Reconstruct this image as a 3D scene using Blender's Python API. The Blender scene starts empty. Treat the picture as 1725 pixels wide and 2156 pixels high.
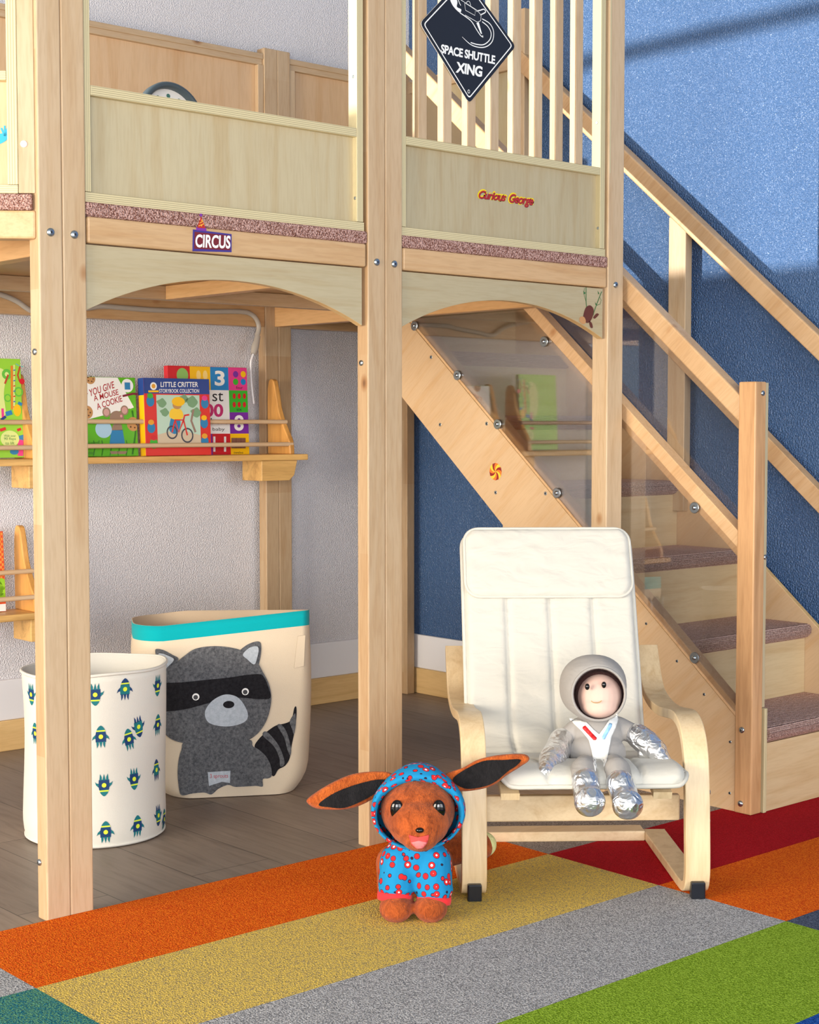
import bpy, bmesh, math, random
from mathutils import Vector, Matrix, noise
random.seed(4)
S = bpy.context.scene
COL = S.collection
# ------------------------------------------------------------------ camera, light, exposure
W, H = 1725, 2156
FPX, PITCH, YAW, EYE = 3295.8, math.radians(3.187), math.radians(41.375), 0.9
cam_d = bpy.data.cameras.new('camera'); cam = bpy.data.objects.new('camera', cam_d); COL.objects.link(cam)
cam_d.sensor_fit = 'HORIZONTAL'; cam_d.sensor_width = 36.0; cam_d.lens = 36.0 * FPX / W
cam_d.clip_start = 0.05
cam.location = (0, 0, EYE); cam.rotation_euler = (math.pi / 2 - PITCH, 0, -YAW)
S.camera = cam
S.view_settings.view_transform = 'Standard'; S.view_settings.look = 'None'
S.view_settings.gamma = 1.0; S.view_settings.use_curve_mapping = False
S.view_settings.exposure = -0.2
world = bpy.data.worlds.new('world'); S.world = world; world.use_nodes = True
world.node_tree.nodes['Background'].inputs[0].default_value = (0.93, 0.97, 1.0, 1)
world.node_tree.nodes['Background'].inputs[1].default_value = 0.42

def lamp(name, kind, loc, direction, energy, color, **kw):
    d = bpy.data.lights.new(name, kind); d.energy = energy; d.color = color
    for k, v in kw.items(): setattr(d, k, v)
    o = bpy.data.objects.new(name, d); COL.objects.link(o); o.location = loc
    o.rotation_euler = Vector(direction).to_track_quat('-Z', 'Y').to_euler()
    return o
lamp('sun', 'SUN', (-3, 4, 3), (1, -0.37, -0.17), 8.5, (1.0, 0.95, 0.86), angle=math.radians(0.35))
lamp('window_daylight', 'AREA', (-2.85, 2.4, 1.15), (1, 0.08, -0.03), 390, (1.0, 0.88, 0.72), shape='RECTANGLE', size=3.4, size_y=1.6)
lamp('ceiling_fill', 'AREA', (0.6, -0.9, 2.9), (0.45, 0.75, -0.75), 8, (0.95, 0.98, 1.0), shape='RECTANGLE', size=2.6, size_y=1.6)  # added fill lamp, stands in for bounce off an unseen ceiling

lamp('room_fill', 'AREA', (0.9, -4.4, 1.3), (0.25, 0.96, -0.02), 240, (0.97, 0.98, 1.0), shape='RECTANGLE', size=4.0, size_y=2.2)
lamp('side_room_fill', 'AREA', (-3.0, -3.0, 1.2), (0.66, 0.75, -0.03), 310, (0.98, 0.97, 0.98), shape='RECTANGLE', size=2.6, size_y=1.8)

# ------------------------------------------------------------------ pixel <-> place helpers
CF = Vector((math.sin(YAW) * math.cos(PITCH), math.cos(YAW) * math.cos(PITCH), -math.sin(PITCH)))
CR = Vector((math.cos(YAW), -math.sin(YAW), 0)); CU = CR.cross(CF); CO = Vector((0, 0, EYE))
FH = Vector((math.sin(YAW), math.cos(YAW), 0)); UZ = Vector((0, 0, 1))
def ray(x, y): return CR * ((x - W / 2) / FPX) - CU * ((y - H / 2) / FPX) + CF
def on_floor(x, y, z=0.0):
    d = ray(x, y); return CO + d * ((z - EYE) / d.z)
def at_depth(x, y, D): return CO + ray(x, y) * D

class Plane:
    """A real plane in the room: origin, two axes, normal towards the viewer."""
    def __init__(s, o, u, v):
        s.o, s.u, s.v = Vector(o), Vector(u).normalized(), Vector(v).normalized(); s.n = s.u.cross(s.v)
    def p(s, a, b, off=0.0): return s.o + s.u * a + s.v * b + s.n * off
    def hit(s, x, y):
        d = ray(x, y); return CO + d * ((s.o - CO).dot(s.n) / d.dot(s.n))
    def ab(s, x, y):
        q = s.hit(x, y) - s.o; return (q.dot(s.u), q.dot(s.v))

# ------------------------------------------------------------------ materials
def lin(r, g, b):
    f = lambda c: (c / 255 / 12.92) if c <= 10 else ((c / 255 + 0.055) / 1.055) ** 2.4
    return (f(r), f(g), f(b), 1)
class NT:
    def __init__(s, name):
        s.m = bpy.data.materials.new(name); s.m.use_nodes = True; s.t = s.m.node_tree
        s.b = s.t.nodes['Principled BSDF']; s.out = s.t.nodes['Material Output']
    def n(s, typ, **kw):
        nd = s.t.nodes.new(typ)
        for k, v in kw.items():
            if k.startswith('i_'):
                key = k[2:]; key = int(key) if key.isdigit() else key.replace('_', ' ')
                nd.inputs[key].default_value = v
            else: setattr(nd, k, v)
        return nd
    def l(s, a, ao, b, bi): s.t.links.new(a.outputs[ao], b.inputs[bi])
    def pos(s, scale=(1, 1, 1), rot=(0, 0, 0), src='pos'):
        g = s.n('ShaderNodeNewGeometry') if src == 'pos' else s.n('ShaderNodeTexCoord')
        mp = s.n('ShaderNodeMapping'); mp.inputs['Scale'].default_value = scale; mp.inputs['Rotation'].default_value = rot
        s.l(g, 'Position' if src == 'pos' else 'Object', mp, 0); return mp
    def ramp(s, src, out, stops):
        r = s.n('ShaderNodeValToRGB'); el = r.color_ramp.elements
        while len(el) < len(stops): el.new(0.5)
        for e, (p, c) in zip(el, stops): e.position = p; e.color = c
        s.l(src, out, r, 0); return r
    def bump(s, src, out, strength, dist):
        b = s.n('ShaderNodeBump', i_Strength=strength, i_Distance=dist); s.l(src, out, b, 'Height'); s.l(b, 0, s.b, 'Normal'); return b
def mul(c, k): return (min(c[0] * k, 1), min(c[1] * k, 1), min(c[2] * k, 1), 1)

def plain(name, c, rough=0.5, metal=0.0, sheen=0.0, bump=0.0, bscale=300, spec=0.5):
    t = NT(name); t.b.inputs['Base Color'].default_value = c; t.b.inputs['Roughness'].default_value = rough
    t.b.inputs['Metallic'].default_value = metal; t.b.inputs['Specular IOR Level'].default_value = spec
    if sheen: t.b.inputs['Sheen Weight'].default_value = sheen; t.b.inputs['Sheen Roughness'].default_value = 0.5
    if bump:
        mp = t.pos(); nz = t.n('ShaderNodeTexNoise', i_Scale=bscale, i_Detail=2.0); t.l(mp, 0, nz, 0); t.bump(nz, 0, bump, 0.003)
    return t.m

def wood(name, c, axis='z', incline=0.0, contrast=0.055, knots=True, rough=0.42, plank=False):
    t = NT(name)
    rot = (incline, 0, 0)
    stretch = {'x': (0.09, 1, 1), 'y': (1, 0.09, 1), 'z': (1, 1, 0.09)}[axis]
    g = t.n('ShaderNodeNewGeometry'); oi = t.n('ShaderNodeObjectInfo')
    mr = t.n('ShaderNodeMapping'); mr.inputs['Rotation'].default_value = rot; t.l(g, 'Position', mr, 0)
    off = t.n('ShaderNodeVectorMath', operation='SCALE'); off.inputs[0].default_value = (7, 5, 9); t.l(oi, 'Random', off, 'Scale')
    ad = t.n('ShaderNodeVectorMath', operation='ADD'); t.l(mr, 0, ad, 0); t.l(off, 0, ad, 1)
    ms = t.n('ShaderNodeMapping'); ms.inputs['Scale'].default_value = stretch; t.l(ad, 0, ms, 0)
    n1 = t.n('ShaderNodeTexNoise', i_Scale=26.0, i_Detail=4.0, i_Distortion=1.2); t.l(ms, 0, n1, 0)
    n2 = t.n('ShaderNodeTexNoise', i_Scale=230.0, i_Detail=2.0); t.l(ms, 0, n2, 0)
    n3 = t.n('ShaderNodeTexNoise', i_Scale=6.0, i_Detail=2.0); t.l(ms, 0, n3, 0)
    d = mul(c, 1 - contrast * 1.5); d = (d[0], d[1] * 0.93, d[2] * 0.84, 1)
    r1 = t.ramp(n1, 0, [(0.3, d), (0.52, c), (0.75, mul(c, 1 + contrast * 0.45))])
    r2 = t.ramp(n2, 0, [(0.36, (0.9, 0.87, 0.84, 1)), (0.55, (1, 1, 1, 1))])
    r3 = t.ramp(n3, 0, [(0.3, (0.9, 0.84, 0.76, 1)), (0.62, (1.0, 1.0, 1.0, 1))])
    m1 = t.n('ShaderNodeMix', data_type='RGBA', blend_type='MULTIPLY'); m1.inputs[0].default_value = 0.75 if knots else 0.5
    t.l(r1, 0, m1, 6); t.l(r2, 0, m1, 7)
    m2 = t.n('ShaderNodeMix', data_type='RGBA', blend_type='MULTIPLY'); m2.inputs[0].default_value = 0.8 if knots else 0.4
    t.l(m1, 2, m2, 6); t.l(r3, 0, m2, 7)
    last = m2
    if knots:
        mk = t.n('ShaderNodeMapping'); mk.inputs['Scale'].default_value = {'x': (0.6, 1, 1), 'y': (1, 0.6, 1), 'z': (1, 1, 0.6)}[axis]; t.l(ad, 0, mk, 0)
        vo = t.n('ShaderNodeTexVoronoi', i_Scale=6.5); t.l(mk, 0, vo, 0)
        rk = t.ramp(vo, 'Distance', [(0.02, (0.25, 0.12, 0.05, 1)), (0.045, (0.7, 0.5, 0.33, 1)), (0.085, (1, 1, 1, 1))])
        m3 = t.n('ShaderNodeMix', data_type='RGBA', blend_type='MULTIPLY'); m3.inputs[0].default_value = 0.8
        t.l(m2, 2, m3, 6); t.l(rk, 0, m3, 7); last = m3
    if plank:      # finger-jointed staves
        bk = t.n('ShaderNodeTexBrick', i_Scale=1.0); bk.inputs['Mortar Size'].default_value = 0.0
        bk.inputs['Brick Width'].default_value = 0.42; bk.inputs['Row Height'].default_value = 0.03
        bk.inputs[1].default_value = (1, 1, 1, 1); bk.inputs[2].default_value = (0.8, 0.68, 0.55, 1)
        rr = t.n('ShaderNodeMapping'); rr.inputs['Rotation'].default_value = {'z': (0, math.pi / 2, 0), 'x': (math.pi / 2, 0, 0), 'y': (0, 0, math.pi / 2)}[axis]
        t.l(ad, 0, rr, 0); t.l(rr, 0, bk, 0)
        m4 = t.n('ShaderNodeMix', data_type='RGBA', blend_type='MULTIPLY'); m4.inputs[0].default_value = 0.7
        t.l(last, 2, m4, 6); t.l(bk, 0, m4, 7); last = m4
    hv = t.n('ShaderNodeHueSaturation'); mv = t.n('ShaderNodeMapRange'); mv.inputs[3].default_value = 0.92; mv.inputs[4].default_value = 1.05
    t.l(oi, 'Random', mv, 0); t.l(mv, 0, hv, 'Value'); t.l(last, 2, hv, 'Color')
    t.l(hv, 0, t.b, 'Base Color'); t.b.inputs['Roughness'].default_value = rough
    t.bump(n2, 0, 0.06, 0.0006)
    return t.m
def plyedge(name, c, axis):
    t = NT(name)
    g = t.n('ShaderNodeNewGeometry'); sx = t.n('ShaderNodeSeparateXYZ'); t.l(g, 'Position', sx, 0)
    m = t.n('ShaderNodeMath', operation='MULTIPLY'); m.inputs[1].default_value = 2 * math.pi / 0.0036
    t.l(sx, 'XYZ'.index(axis), m, 0)
    sn = t.n('ShaderNodeMath', operation='SINE'); t.l(m, 0, sn, 0)
    nz = t.n('ShaderNodeTexNoise', i_Scale=60.0); ad = t.n('ShaderNodeMath', operation='ADD'); t.l(sn, 0, ad, 0); t.l(nz, 0, ad, 1)
    r = t.ramp(ad, 0, [(0.0, mul(c, 0.66)), (0.35, c), (1.0, mul(c, 1.08))]); t.l(r, 0, t.b, 'Base Color')
    t.b.inputs['Roughness'].default_value = 0.5
    return t.m
def carpet(name, c1, c2, scale=400.0, mid=0.5, bump=0.5, rib=False):
    t = NT(name); mp = t.pos((1, 1, 1))
    nz = t.n('ShaderNodeTexNoise', i_Scale=scale, i_Detail=3.0, i_Roughness=0.7); t.l(mp, 0, nz, 0)
    r = t.ramp(nz, 0, [(mid - 0.06, c1), (mid + 0.06, c2)]); 
    vo = t.n('ShaderNodeTexVoronoi', i_Scale=scale * 0.8); t.l(mp, 0, vo, 0)
    t.l(r, 0, t.b, 'Base Color'); t.b.inputs['Roughness'].default_value = 0.95; t.b.inputs['Specular IOR Level'].default_value = 0.1
    src = vo
    if rib:
        wv = t.n('ShaderNodeTexWave', i_Scale=90.0, bands_direction='Z'); wv.inputs['Distortion'].default_value = 2.0; t.l(mp, 0, wv, 0); src = wv
        m = t.n('ShaderNodeMix', data_type='RGBA', blend_type='MULTIPLY'); m.inputs[0].default_value = 0.22
        t.l(r, 0, m, 6); t.l(wv, 0, m, 7); t.l(m, 2, t.b, 'Base Color')
    t.bump(src, 0, bump, 0.004)
    return t.m
def wallpaint(name, c, rough, spec, scale=150.0, strength=0.5):
    t = NT(name); mp = t.pos()
    nz = t.n('ShaderNodeTexNoise', i_Scale=scale, i_Detail=1.0, i_Roughness=0.5); t.l(mp, 0, nz, 0)
    r = t.ramp(nz, 0, [(0.3, (0, 0, 0, 1)), (0.72, (1, 1, 1, 1))])
    t.b.inputs['Base Color'].default_value = c; t.b.inputs['Roughness'].default_value = rough; t.b.inputs['Specular IOR Level'].default_value = spec
    t.bump(r, 0, strength, 0.003)
    return t.m
def fur(name, c1, c2, scale=60.0):
    t = NT(name); mp = t.pos((1, 1, 0.6))
    nz = t.n('ShaderNodeTexNoise', i_Scale=scale, i_Detail=5.0, i_Roughness=0.75, i_Distortion=0.8); t.l(mp, 0, nz, 0)
    r = t.ramp(nz, 0, [(0.3, c1), (0.68, c2)]); t.l(r, 0, t.b, 'Base Color')
    t.b.inputs['Roughness'].default_value = 0.9; t.b.inputs['Sheen Weight'].default_value = 0.12; t.b.inputs['Specular IOR Level'].default_value = 0.15
    n2 = t.n('ShaderNodeTexNoise', i_Scale=420.0, i_Detail=3.0); t.l(mp, 0, n2, 0); t.bump(n2, 0, 0.8, 0.004)
    return t.m
def felt(name, c1, c2):
    t = NT(name); mp = t.pos()
    nz = t.n('ShaderNodeTexNoise', i_Scale=130.0, i_Detail=6.0, i_Roughness=0.8); t.l(mp, 0, nz, 0)
    r = t.ramp(nz, 0, [(0.35, c1), (0.65, c2)]); t.l(r, 0, t.b, 'Base Color'); t.b.inputs['Roughness'].default_value = 0.95
    t.b.inputs['Specular IOR Level'].default_value = 0.1; return t.m
def fabric(name, c, bump=0.25, wr=0.0):
    t = NT(name); t.b.inputs['Base Color'].default_value = c; t.b.inputs['Roughness'].default_value = 0.9; t.b.inputs['Specular IOR Level'].default_value = 0.15
    t.b.inputs['Sheen Weight'].default_value = 0.1
    mp = t.pos(); nz = t.n('ShaderNodeTexNoise', i_Scale=700.0, i_Detail=2.0); t.l(mp, 0, nz, 0)
    b = t.bump(nz, 0, bump, 0.0015)
    if wr:
        n2 = t.n('ShaderNodeTexNoise', i_Scale=16.0, i_Detail=2.0, i_Distortion=0.6); mp2 = t.pos((1, 1, 2.2)); t.l(mp2, 0, n2, 0)
        b2 = t.n('ShaderNodeBump', i_Strength=wr, i_Distance=0.02); t.l(n2, 0, b2, 'Height'); t.l(b2, 0, b, 'Normal')
    return t.m

maple = lin(199, 174, 141)
M = {}
M['wx'] = wood('maple_along_x', maple, 'x'); M['wy'] = wood('maple_along_y', maple, 'y'); M['wz'] = wood('maple_upright', maple, 'z')
SL = math.atan(0.845)
M['ws'] = wood('maple_inclined', lin(214, 178, 136), 'y', incline=SL)
M['wzp'] = wood('maple_jointed_upright', maple, 'z', plank=True)
M['wbx'] = wood('beech_along_x', lin(206, 170, 126), 'x'); M['wby'] = wood('beech_along_y', lin(222, 180, 128), 'y')
M['nw'] = wood('maple_newel', lin(208, 164, 118), 'z', contrast=0.16)
M['ply'] = wood('birch_panel_upright', lin(186, 173, 140), 'z', contrast=0.05, knots=False)
M['plyx'] = wood('birch_panel_along_x', lin(186, 174, 142), 'x', contrast=0.05, knots=False)
M['plys'] = wood('birch_panel_inclined', lin(210, 180, 142), 'y', incline=SL, contrast=0.03, knots=False)
M['plyw'] = wood('birch_panel_warm', lin(212, 180, 142), 'z', contrast=0.05, knots=False)
M['rung'] = wood('ash_riser', lin(208, 186, 146), 'x', contrast=0.07, knots=False)
M['pez'] = plyedge('plywood_edge_flat', lin(206, 192, 150), 'Z'); M['pex'] = plyedge('plywood_edge_upright', lin(206, 192, 150), 'X')
M['pine'] = wood('pine_along_x', lin(226, 182, 112), 'x', contrast=0.2); M['pinez'] = wood('pine_upright', lin(226, 168, 92), 'z', contrast=0.2)
M['dowel'] = wood('beech_dowel', lin(214, 184, 148), 'x', contrast=0.06, knots=False)
M['chair'] = wood('bent_birch', lin(222, 198, 158), 'z', contrast=0.1, knots=False, rough=0.35)
M['chairx'] = wood('birch_crossbar', lin(222, 198, 160), 'x', contrast=0.1, knots=False, rough=0.35)
M['trim'] = wood('birch_strip', lin(220, 186, 130), 'x', contrast=0.1, knots=False)
M['trimy'] = wood('birch_strip_along_y', lin(220, 186, 130), 'y', contrast=0.1, knots=False)
M['grey'] = wallpaint('grey_wall_paint', lin(222, 220, 224), 0.6, 0.35, 260, 0.7)
M['blue'] = wallpaint('blue_wall_paint', lin(62, 95, 140), 0.3, 0.6, 210, 1.0)
M['white'] = plain('white_gloss_paint', lin(232, 232, 236), 0.35)
M['dcarpet'] = carpet('deck_carpet', lin(120, 78, 66), lin(206, 168, 158), 380, 0.5, 0.9)
M['scarpet'] = carpet('stair_carpet', lin(176, 138, 126), lin(232, 198, 186), 330, 0.5, 0.9, rib=True)
M['steel'] = plain('zinc_steel', lin(170, 180, 188), 0.3, 1.0)
M['dsteel'] = plain('dark_recess', lin(70, 72, 76), 0.4, 0.8)
M['white_p'] = plain('white_print', lin(240, 240, 236), 0.5)
M['black_p'] = plain('black_print', lin(26, 26, 32), 0.4)
M['cream_f'] = fabric('cream_canvas', lin(214, 211, 202))
M['cushion'] = fabric('cream_cotton', lin(204, 201, 191), 0.2, 0.28)
M['canvas'] = fabric('beige_canvas', lin(212, 196, 172), 0.4)
M['canvas_in'] = fabric('beige_canvas_lining', lin(210, 188, 160), 0.4)
M['teal'] = fabric('teal_band', lin(0, 162, 170), 0.4)
M['felt_g'] = felt('grey_felt', lin(62, 64, 68), lin(112, 113, 116)); M['felt_b'] = felt('black_felt', lin(26, 25, 28), lin(42, 41, 44))
M['felt_l'] = felt('light_grey_felt', lin(160, 168, 176), lin(186, 193, 200))
M['navy'] = plain('navy_print', lin(0, 54, 104), 0.7); M['tealp'] = plain('teal_print', lin(0, 110, 118), 0.7); M['lime'] = plain('lime_print', lin(214, 232, 60), 0.7)
M['fur'] = fur('brown_plush', lin(116, 50, 18), lin(192, 94, 42)); M['fur_o'] = fur('orange_plush', lin(140, 60, 22), lin(204, 104, 42)); M['fur_k'] = fur('black_plush', lin(14, 13, 15), lin(34, 32, 34))
M['fur_y'] = fur('pale_plush', lin(196, 196, 130), lin(232, 232, 170)); M['fur_h'] = fur('dark_brown_plush', lin(60, 26, 20), lin(96, 48, 40))
M['suit'] = fabric('grey_suit_cloth', lin(158, 154, 150), 0.2, 0.25); M['skin'] = fabric('peach_velour', lin(220, 186, 172), 0.1)
M['silver'] = plain('silver_foil_cloth', lin(206, 210, 216), 0.24, 1.0)
t = NT('silver_foil_wrinkled'); t.b.inputs['Base Color'].default_value = lin(236, 238, 242); t.b.inputs['Metallic'].default_value = 1; t.b.inputs['Roughness'].default_value = 0.32
mp = t.pos(); nz = t.n('ShaderNodeTexNoise', i_Scale=38.0, i_Detail=2.0, i_Distortion=1.6); t.l(mp, 0, nz, 0); t.bump(nz, 0, 0.55, 0.012); M['foil'] = t.m
M['red_p'] = plain('red_print', lin(206, 30, 34), 0.5); M['ltblue_p'] = plain('pale_blue_print', lin(150, 198, 236), 0.5)
M['cuff'] = fabric('red_cuff', lin(236, 54, 60)); M['jersey'] = None
M['plastic'] = plain('black_plastic', lin(22, 26, 34), 0.25)
M['eye'] = plain('glossy_black', lin(10, 9, 10), 0.08); M['tongue'] = plain('pink_felt', lin(226, 120, 122), 0.8); M['mouth'] = plain('red_felt', lin(206, 66, 62), 0.8)
def col(name, r, g, b, rough=0.45): 
    if name not in M: M[name] = plain(name, lin(r, g, b), rough)
    return M[name]
def glassy(name, tint, refl, veil=0.0):
    t = NT(name); tr = t.n('ShaderNodeBsdfTransparent'); tr.inputs[0].default_value = tint
    gl = t.n('ShaderNodeBsdfGlossy'); gl.inputs['Roughness'].default_value = 0.02; gl.inputs[0].default_value = (1, 1, 1, 1)
    fr = t.n('ShaderNodeFresnel', i_IOR=1.49); mx = t.n('ShaderNodeMixShader'); 
    m = t.n('ShaderNodeMath', operation='MULTIPLY'); m.inputs[1].default_value = refl
    t.l(fr, 0, m, 0); t.l(m, 0, mx, 0); t.l(tr, 0, mx, 1); t.l(gl, 0, mx, 2); t.l(mx, 0, t.out, 0); return t.m
M['plexi'] = glassy('clear_acrylic', (0.93, 0.92, 0.91, 1), 0.8)
M['tube'] = None
t = NT('clear_vinyl_tube'); t.b.inputs['Base Color'].default_value = lin(214, 208, 198); t.b.inputs['Transmission Weight'].default_value = 0.35; t.b.inputs['Roughness'].default_value = 0.18; t.b.inputs['IOR'].default_value = 1.3; M['tube'] = t.m

# floor planks
t = NT('grey_oak_planks'); mp = t.pos((1, 1, 1), (0, 0, math.pi / 2))
bk = t.n('ShaderNodeTexBrick', i_Scale=1.0); bk.offset = 0.37
bk.inputs['Mortar Size'].default_value = 0.0012; bk.inputs['Brick Width'].default_value = 1.3; bk.inputs['Row Height'].default_value = 0.19
bk.inputs[1].default_value = lin(148, 132, 118); bk.inputs[2].default_value = lin(130, 116, 104); bk.inputs[3].default_value = lin(78, 68, 60)
t.l(mp, 0, bk, 0)
mp2 = t.pos((9, 0.7, 1)); n1 = t.n('ShaderNodeTexNoise', i_Scale=5.0, i_Detail=6.0, i_Distortion=1.4, i_Roughness=0.65); t.l(mp2, 0, n1, 0)
r = t.ramp(n1, 0, [(0.3, (0.74, 0.71, 0.69, 1)), (0.5, (0.97, 0.96, 0.95, 1)), (0.7, (1.1, 1.08, 1.06, 1))])
mm = t.n('ShaderNodeMix', data_type='RGBA', blend_type='MULTIPLY'); mm.inputs[0].default_value = 1.0; t.l(bk, 0, mm, 6); t.l(r, 0, mm, 7); t.l(mm, 2, t.b, 'Base Color')
t.b.inputs['Roughness'].default_value = 0.5; t.bump(n1, 0, 0.1, 0.002); M['floor'] = t.m
# dotted jersey of the plush pyjamas
t = NT('blue_dotted_jersey'); mp = t.pos((1, 1, 1)); vo = t.n('ShaderNodeTexVoronoi', i_Scale=62.0); vo.inputs['Randomness'].default_value = 0.6; t.l(mp, 0, vo, 0)
r = t.ramp(vo, 'Distance', [(0.0, lin(232, 232, 236)), (0.15, lin(206, 40, 44)), (0.36, lin(40, 36, 60)), (0.41, lin(28, 132, 184))]); r.color_ramp.interpolation = 'CONSTANT'
t.l(r, 0, t.b, 'Base Color'); t.b.inputs['Roughness'].default_value = 0.85; t.b.inputs['Specular IOR Level'].default_value = 0.15
n2 = t.n('ShaderNodeTexNoise', i_Scale=30.0, i_Detail=2.0); t.l(mp, 0, n2, 0); t.bump(n2, 0, 0.3, 0.01); M['jersey'] = t.m

# ------------------------------------------------------------------ mesh helpers
class MB:
    def __init__(s): s.bm = bmesh.new(); s.mats = []
    def mi(s, m):
        if m not in s.mats: s.mats.append(m)
        return s.mats.index(m)
    def face(s, pts, m, smooth=False):
        try: f = s.bm.faces.new([s.bm.verts.new(p) for p in pts])
        except ValueError: return
        f.material_index = s.mi(m); f.smooth = smooth; return f
    def grid(s, rows, m, closed_u=False, closed_v=False, smooth=True, caps=False):
        vs = [[s.bm.verts.new(p) for p in r] for r in rows]; k = s.mi(m); nr, nc = len(vs), len(vs[0])
        for i in range(nr if closed_v else nr - 1):
            for j in range(nc if closed_u else nc - 1):
                a, b, c, d = vs[i][j], vs[i][(j + 1) % nc], vs[(i + 1) % nr][(j + 1) % nc], vs[(i + 1) % nr][j]
                f = s.bm.faces.new((a, b, c, d)); f.material_index = k; f.smooth = smooth
        if caps:
            for r in (rows[0], rows[-1]):      # caps keep their own corners so that the rim stays crisp
                try: f = s.bm.faces.new([s.bm.verts.new(p) for p in r]); f.material_index = k
                except ValueError: pass
        return vs
    def box(s, lo, hi, m):
        x0, y0, z0 = lo; x1, y1, z1 = hi
        s.prism(Plane((x0, y0, z0), (1, 0, 0), (0, 1, 0)), [(0, 0), (x1 - x0, 0), (x1 - x0, y1 - y0), (0, y1 - y0)], 0, z1 - z0, m)
    def prism(s, pl, pts, d0, d1, m, side=None):
        a = [s.bm.verts.new(pl.p(u, v, d0)) for u, v in pts]; b = [s.bm.verts.new(pl.p(u, v, d1)) for u, v in pts]
        k = s.mi(m); ks = s.mi(side) if side else k
        fs = [(s.bm.faces.new(a[::-1]), k), (s.bm.faces.new(b), k)]
        n = len(pts)
        for i in range(n): fs.append((s.bm.faces.new((a[i], a[(i + 1) % n], b[(i + 1) % n], b[i])), ks))
        for f, q in fs: f.material_index = q
    def poly(s, pl, pts, off, m): return s.face([pl.p(u, v, off) for u, v in pts], m)
    def tube(s, pts, r, m, seg=10, caps=True):
        rows = []; pts = [Vector(p) for p in pts]; up = Vector((0.13, 0.2, 1)).normalized(); prev = None
        for i, p in enumerate(pts):
            d = (pts[min(i + 1, len(pts) - 1)] - pts[max(i - 1, 0)]).normalized()
            x = (prev - d * prev.dot(d)) if prev is not None else up.cross(d)
            if x.length < 1e-5: x = Vector((1, 0, 0)).cross(d)
            x.normalize(); y = d.cross(x); prev = x
            rr = r[i] if isinstance(r, (list, tuple)) else r
            rows.append([p + x * (rr * math.cos(2 * math.pi * k / seg)) + y * (rr * math.sin(2 * math.pi * k / seg)) for k in range(seg)])
        s.grid(rows, m, closed_u=True, caps=caps)
    def disc(s, c, n, r, h, m, seg=20, dome=0.0):
        n = Vector(n).normalized(); x = n.orthogonal().normalized(); y = n.cross(x); c = Vector(c)
        ring = lambda rr, hh: [c + n * hh + x * (rr * math.cos(2 * math.pi * k / seg)) + y * (rr * math.sin(2 * math.pi * k / seg)) for k in range(seg)]
        rows = [ring(r, 0), ring(r, h * 0.7), ring(r * 0.9, h)]
        if dome: rows += [ring(r * 0.6, h + dome * 0.7), ring(r * 0.25, h + dome)]
        s.grid(rows, m, closed_u=True, caps=True, smooth=bool(dome))
    def ball(s, c, rad, m, axes=None, nu=24, nv=14):
        ax = axes or (CR, FH, UZ); c = Vector(c)
        rows = []
        for i in range(1, nv):
            th = math.pi * i / nv
            rows.append([c + ax[0] * (rad[0] * math.sin(th) * math.cos(2 * math.pi * k / nu)) + ax[1] * (rad[1] * math.sin(th) * math.sin(2 * math.pi * k / nu)) + ax[2] * (rad[2] * math.cos(th)) for k in range(nu)])
        s.grid(rows, m, closed_u=True, caps=True)
    def capsule(s, p0, r0, p1, r1, m, seg=14):
        p0, p1 = Vector(p0), Vector(p1); d = (p1 - p0).normalized(); pts, rs = [], []
        for k in range(5): a = math.pi / 2 * (1 - k / 4); pts.append(p0 - d * (r0 * math.sin(a))); rs.append(max(r0 * math.cos(a), r0 * 0.05))
        for k in range(1, 4): pts.append(p0.lerp(p1, k / 4)); rs.append(r0 + (r1 - r0) * k / 4)
        for k in range(5): a = math.pi / 2 * k / 4; pts.append(p1 + d * (r1 * math.sin(a))); rs.append(max(r1 * math.cos(a), r1 * 0.05))
        s.tube(pts, rs, m, seg)
    def obj(s, name, parent=None, bevel=0.0, smooth=False, recalc=True):
        if recalc: bmesh.ops.recalc_face_normals(s.bm, faces=s.bm.faces[:])
        me = bpy.data.meshes.new(name); s.bm.to_mesh(me); s.bm.free()
        for m in s.mats: me.materials.append(m)
        o = bpy.data.objects.new(name, me); COL.objects.link(o)
        if smooth:
            for p in me.polygons: p.use_smooth = True
        if parent: attach(o, parent)
        if bevel:
            md = o.modifiers.new('soft_edges', 'BEVEL'); md.width = bevel; md.segments = 2; md.limit_method = 'ANGLE'; md.angle_limit = math.radians(50)
        return o
def attach(o, parent):
    o.parent = parent; o.matrix_parent_inverse = WM[parent.name].inverted() if parent.name in WM else Matrix.Identity(4)
WM = {}
def thing(name, label, cat, loc, group=None):
    o = bpy.data.objects.new(name, None); COL.objects.link(o); o.location = loc; o.empty_display_size = 0.05
    WM[o.name] = Matrix.Translation(Vector(loc)); return tag(o, label, cat, group)
def tag(o, label, cat, group=None):
    o['label'] = label; o['category'] = cat
    if group: o['group'] = group
    return o
def struct(o): o['kind'] = 'structure'; return o
def blob(mb, name, parent, voxel=0.004, it=6):
    """one continuous organic surface out of the overlapping pieces in mb"""
    o = mb.obj('tmp', None); md = o.modifiers.new('r', 'REMESH'); md.mode = 'VOXEL'; md.voxel_size = voxel
    sm = o.modifiers.new('s', 'SMOOTH'); sm.factor = 0.5; sm.iterations = it
    dg = bpy.context.evaluated_depsgraph_get(); me = bpy.data.meshes.new_from_object(o.evaluated_get(dg))
    mats = list(o.data.materials); bpy.data.objects.remove(o)
    me.name = name; me.materials.clear(); me.materials.append(mats[0])
    for p in me.polygons: p.use_smooth = True; p.material_index = 0
    n = bpy.data.objects.new(name, me); COL.objects.link(n)
    if parent: attach(n, parent)
    return n
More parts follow.
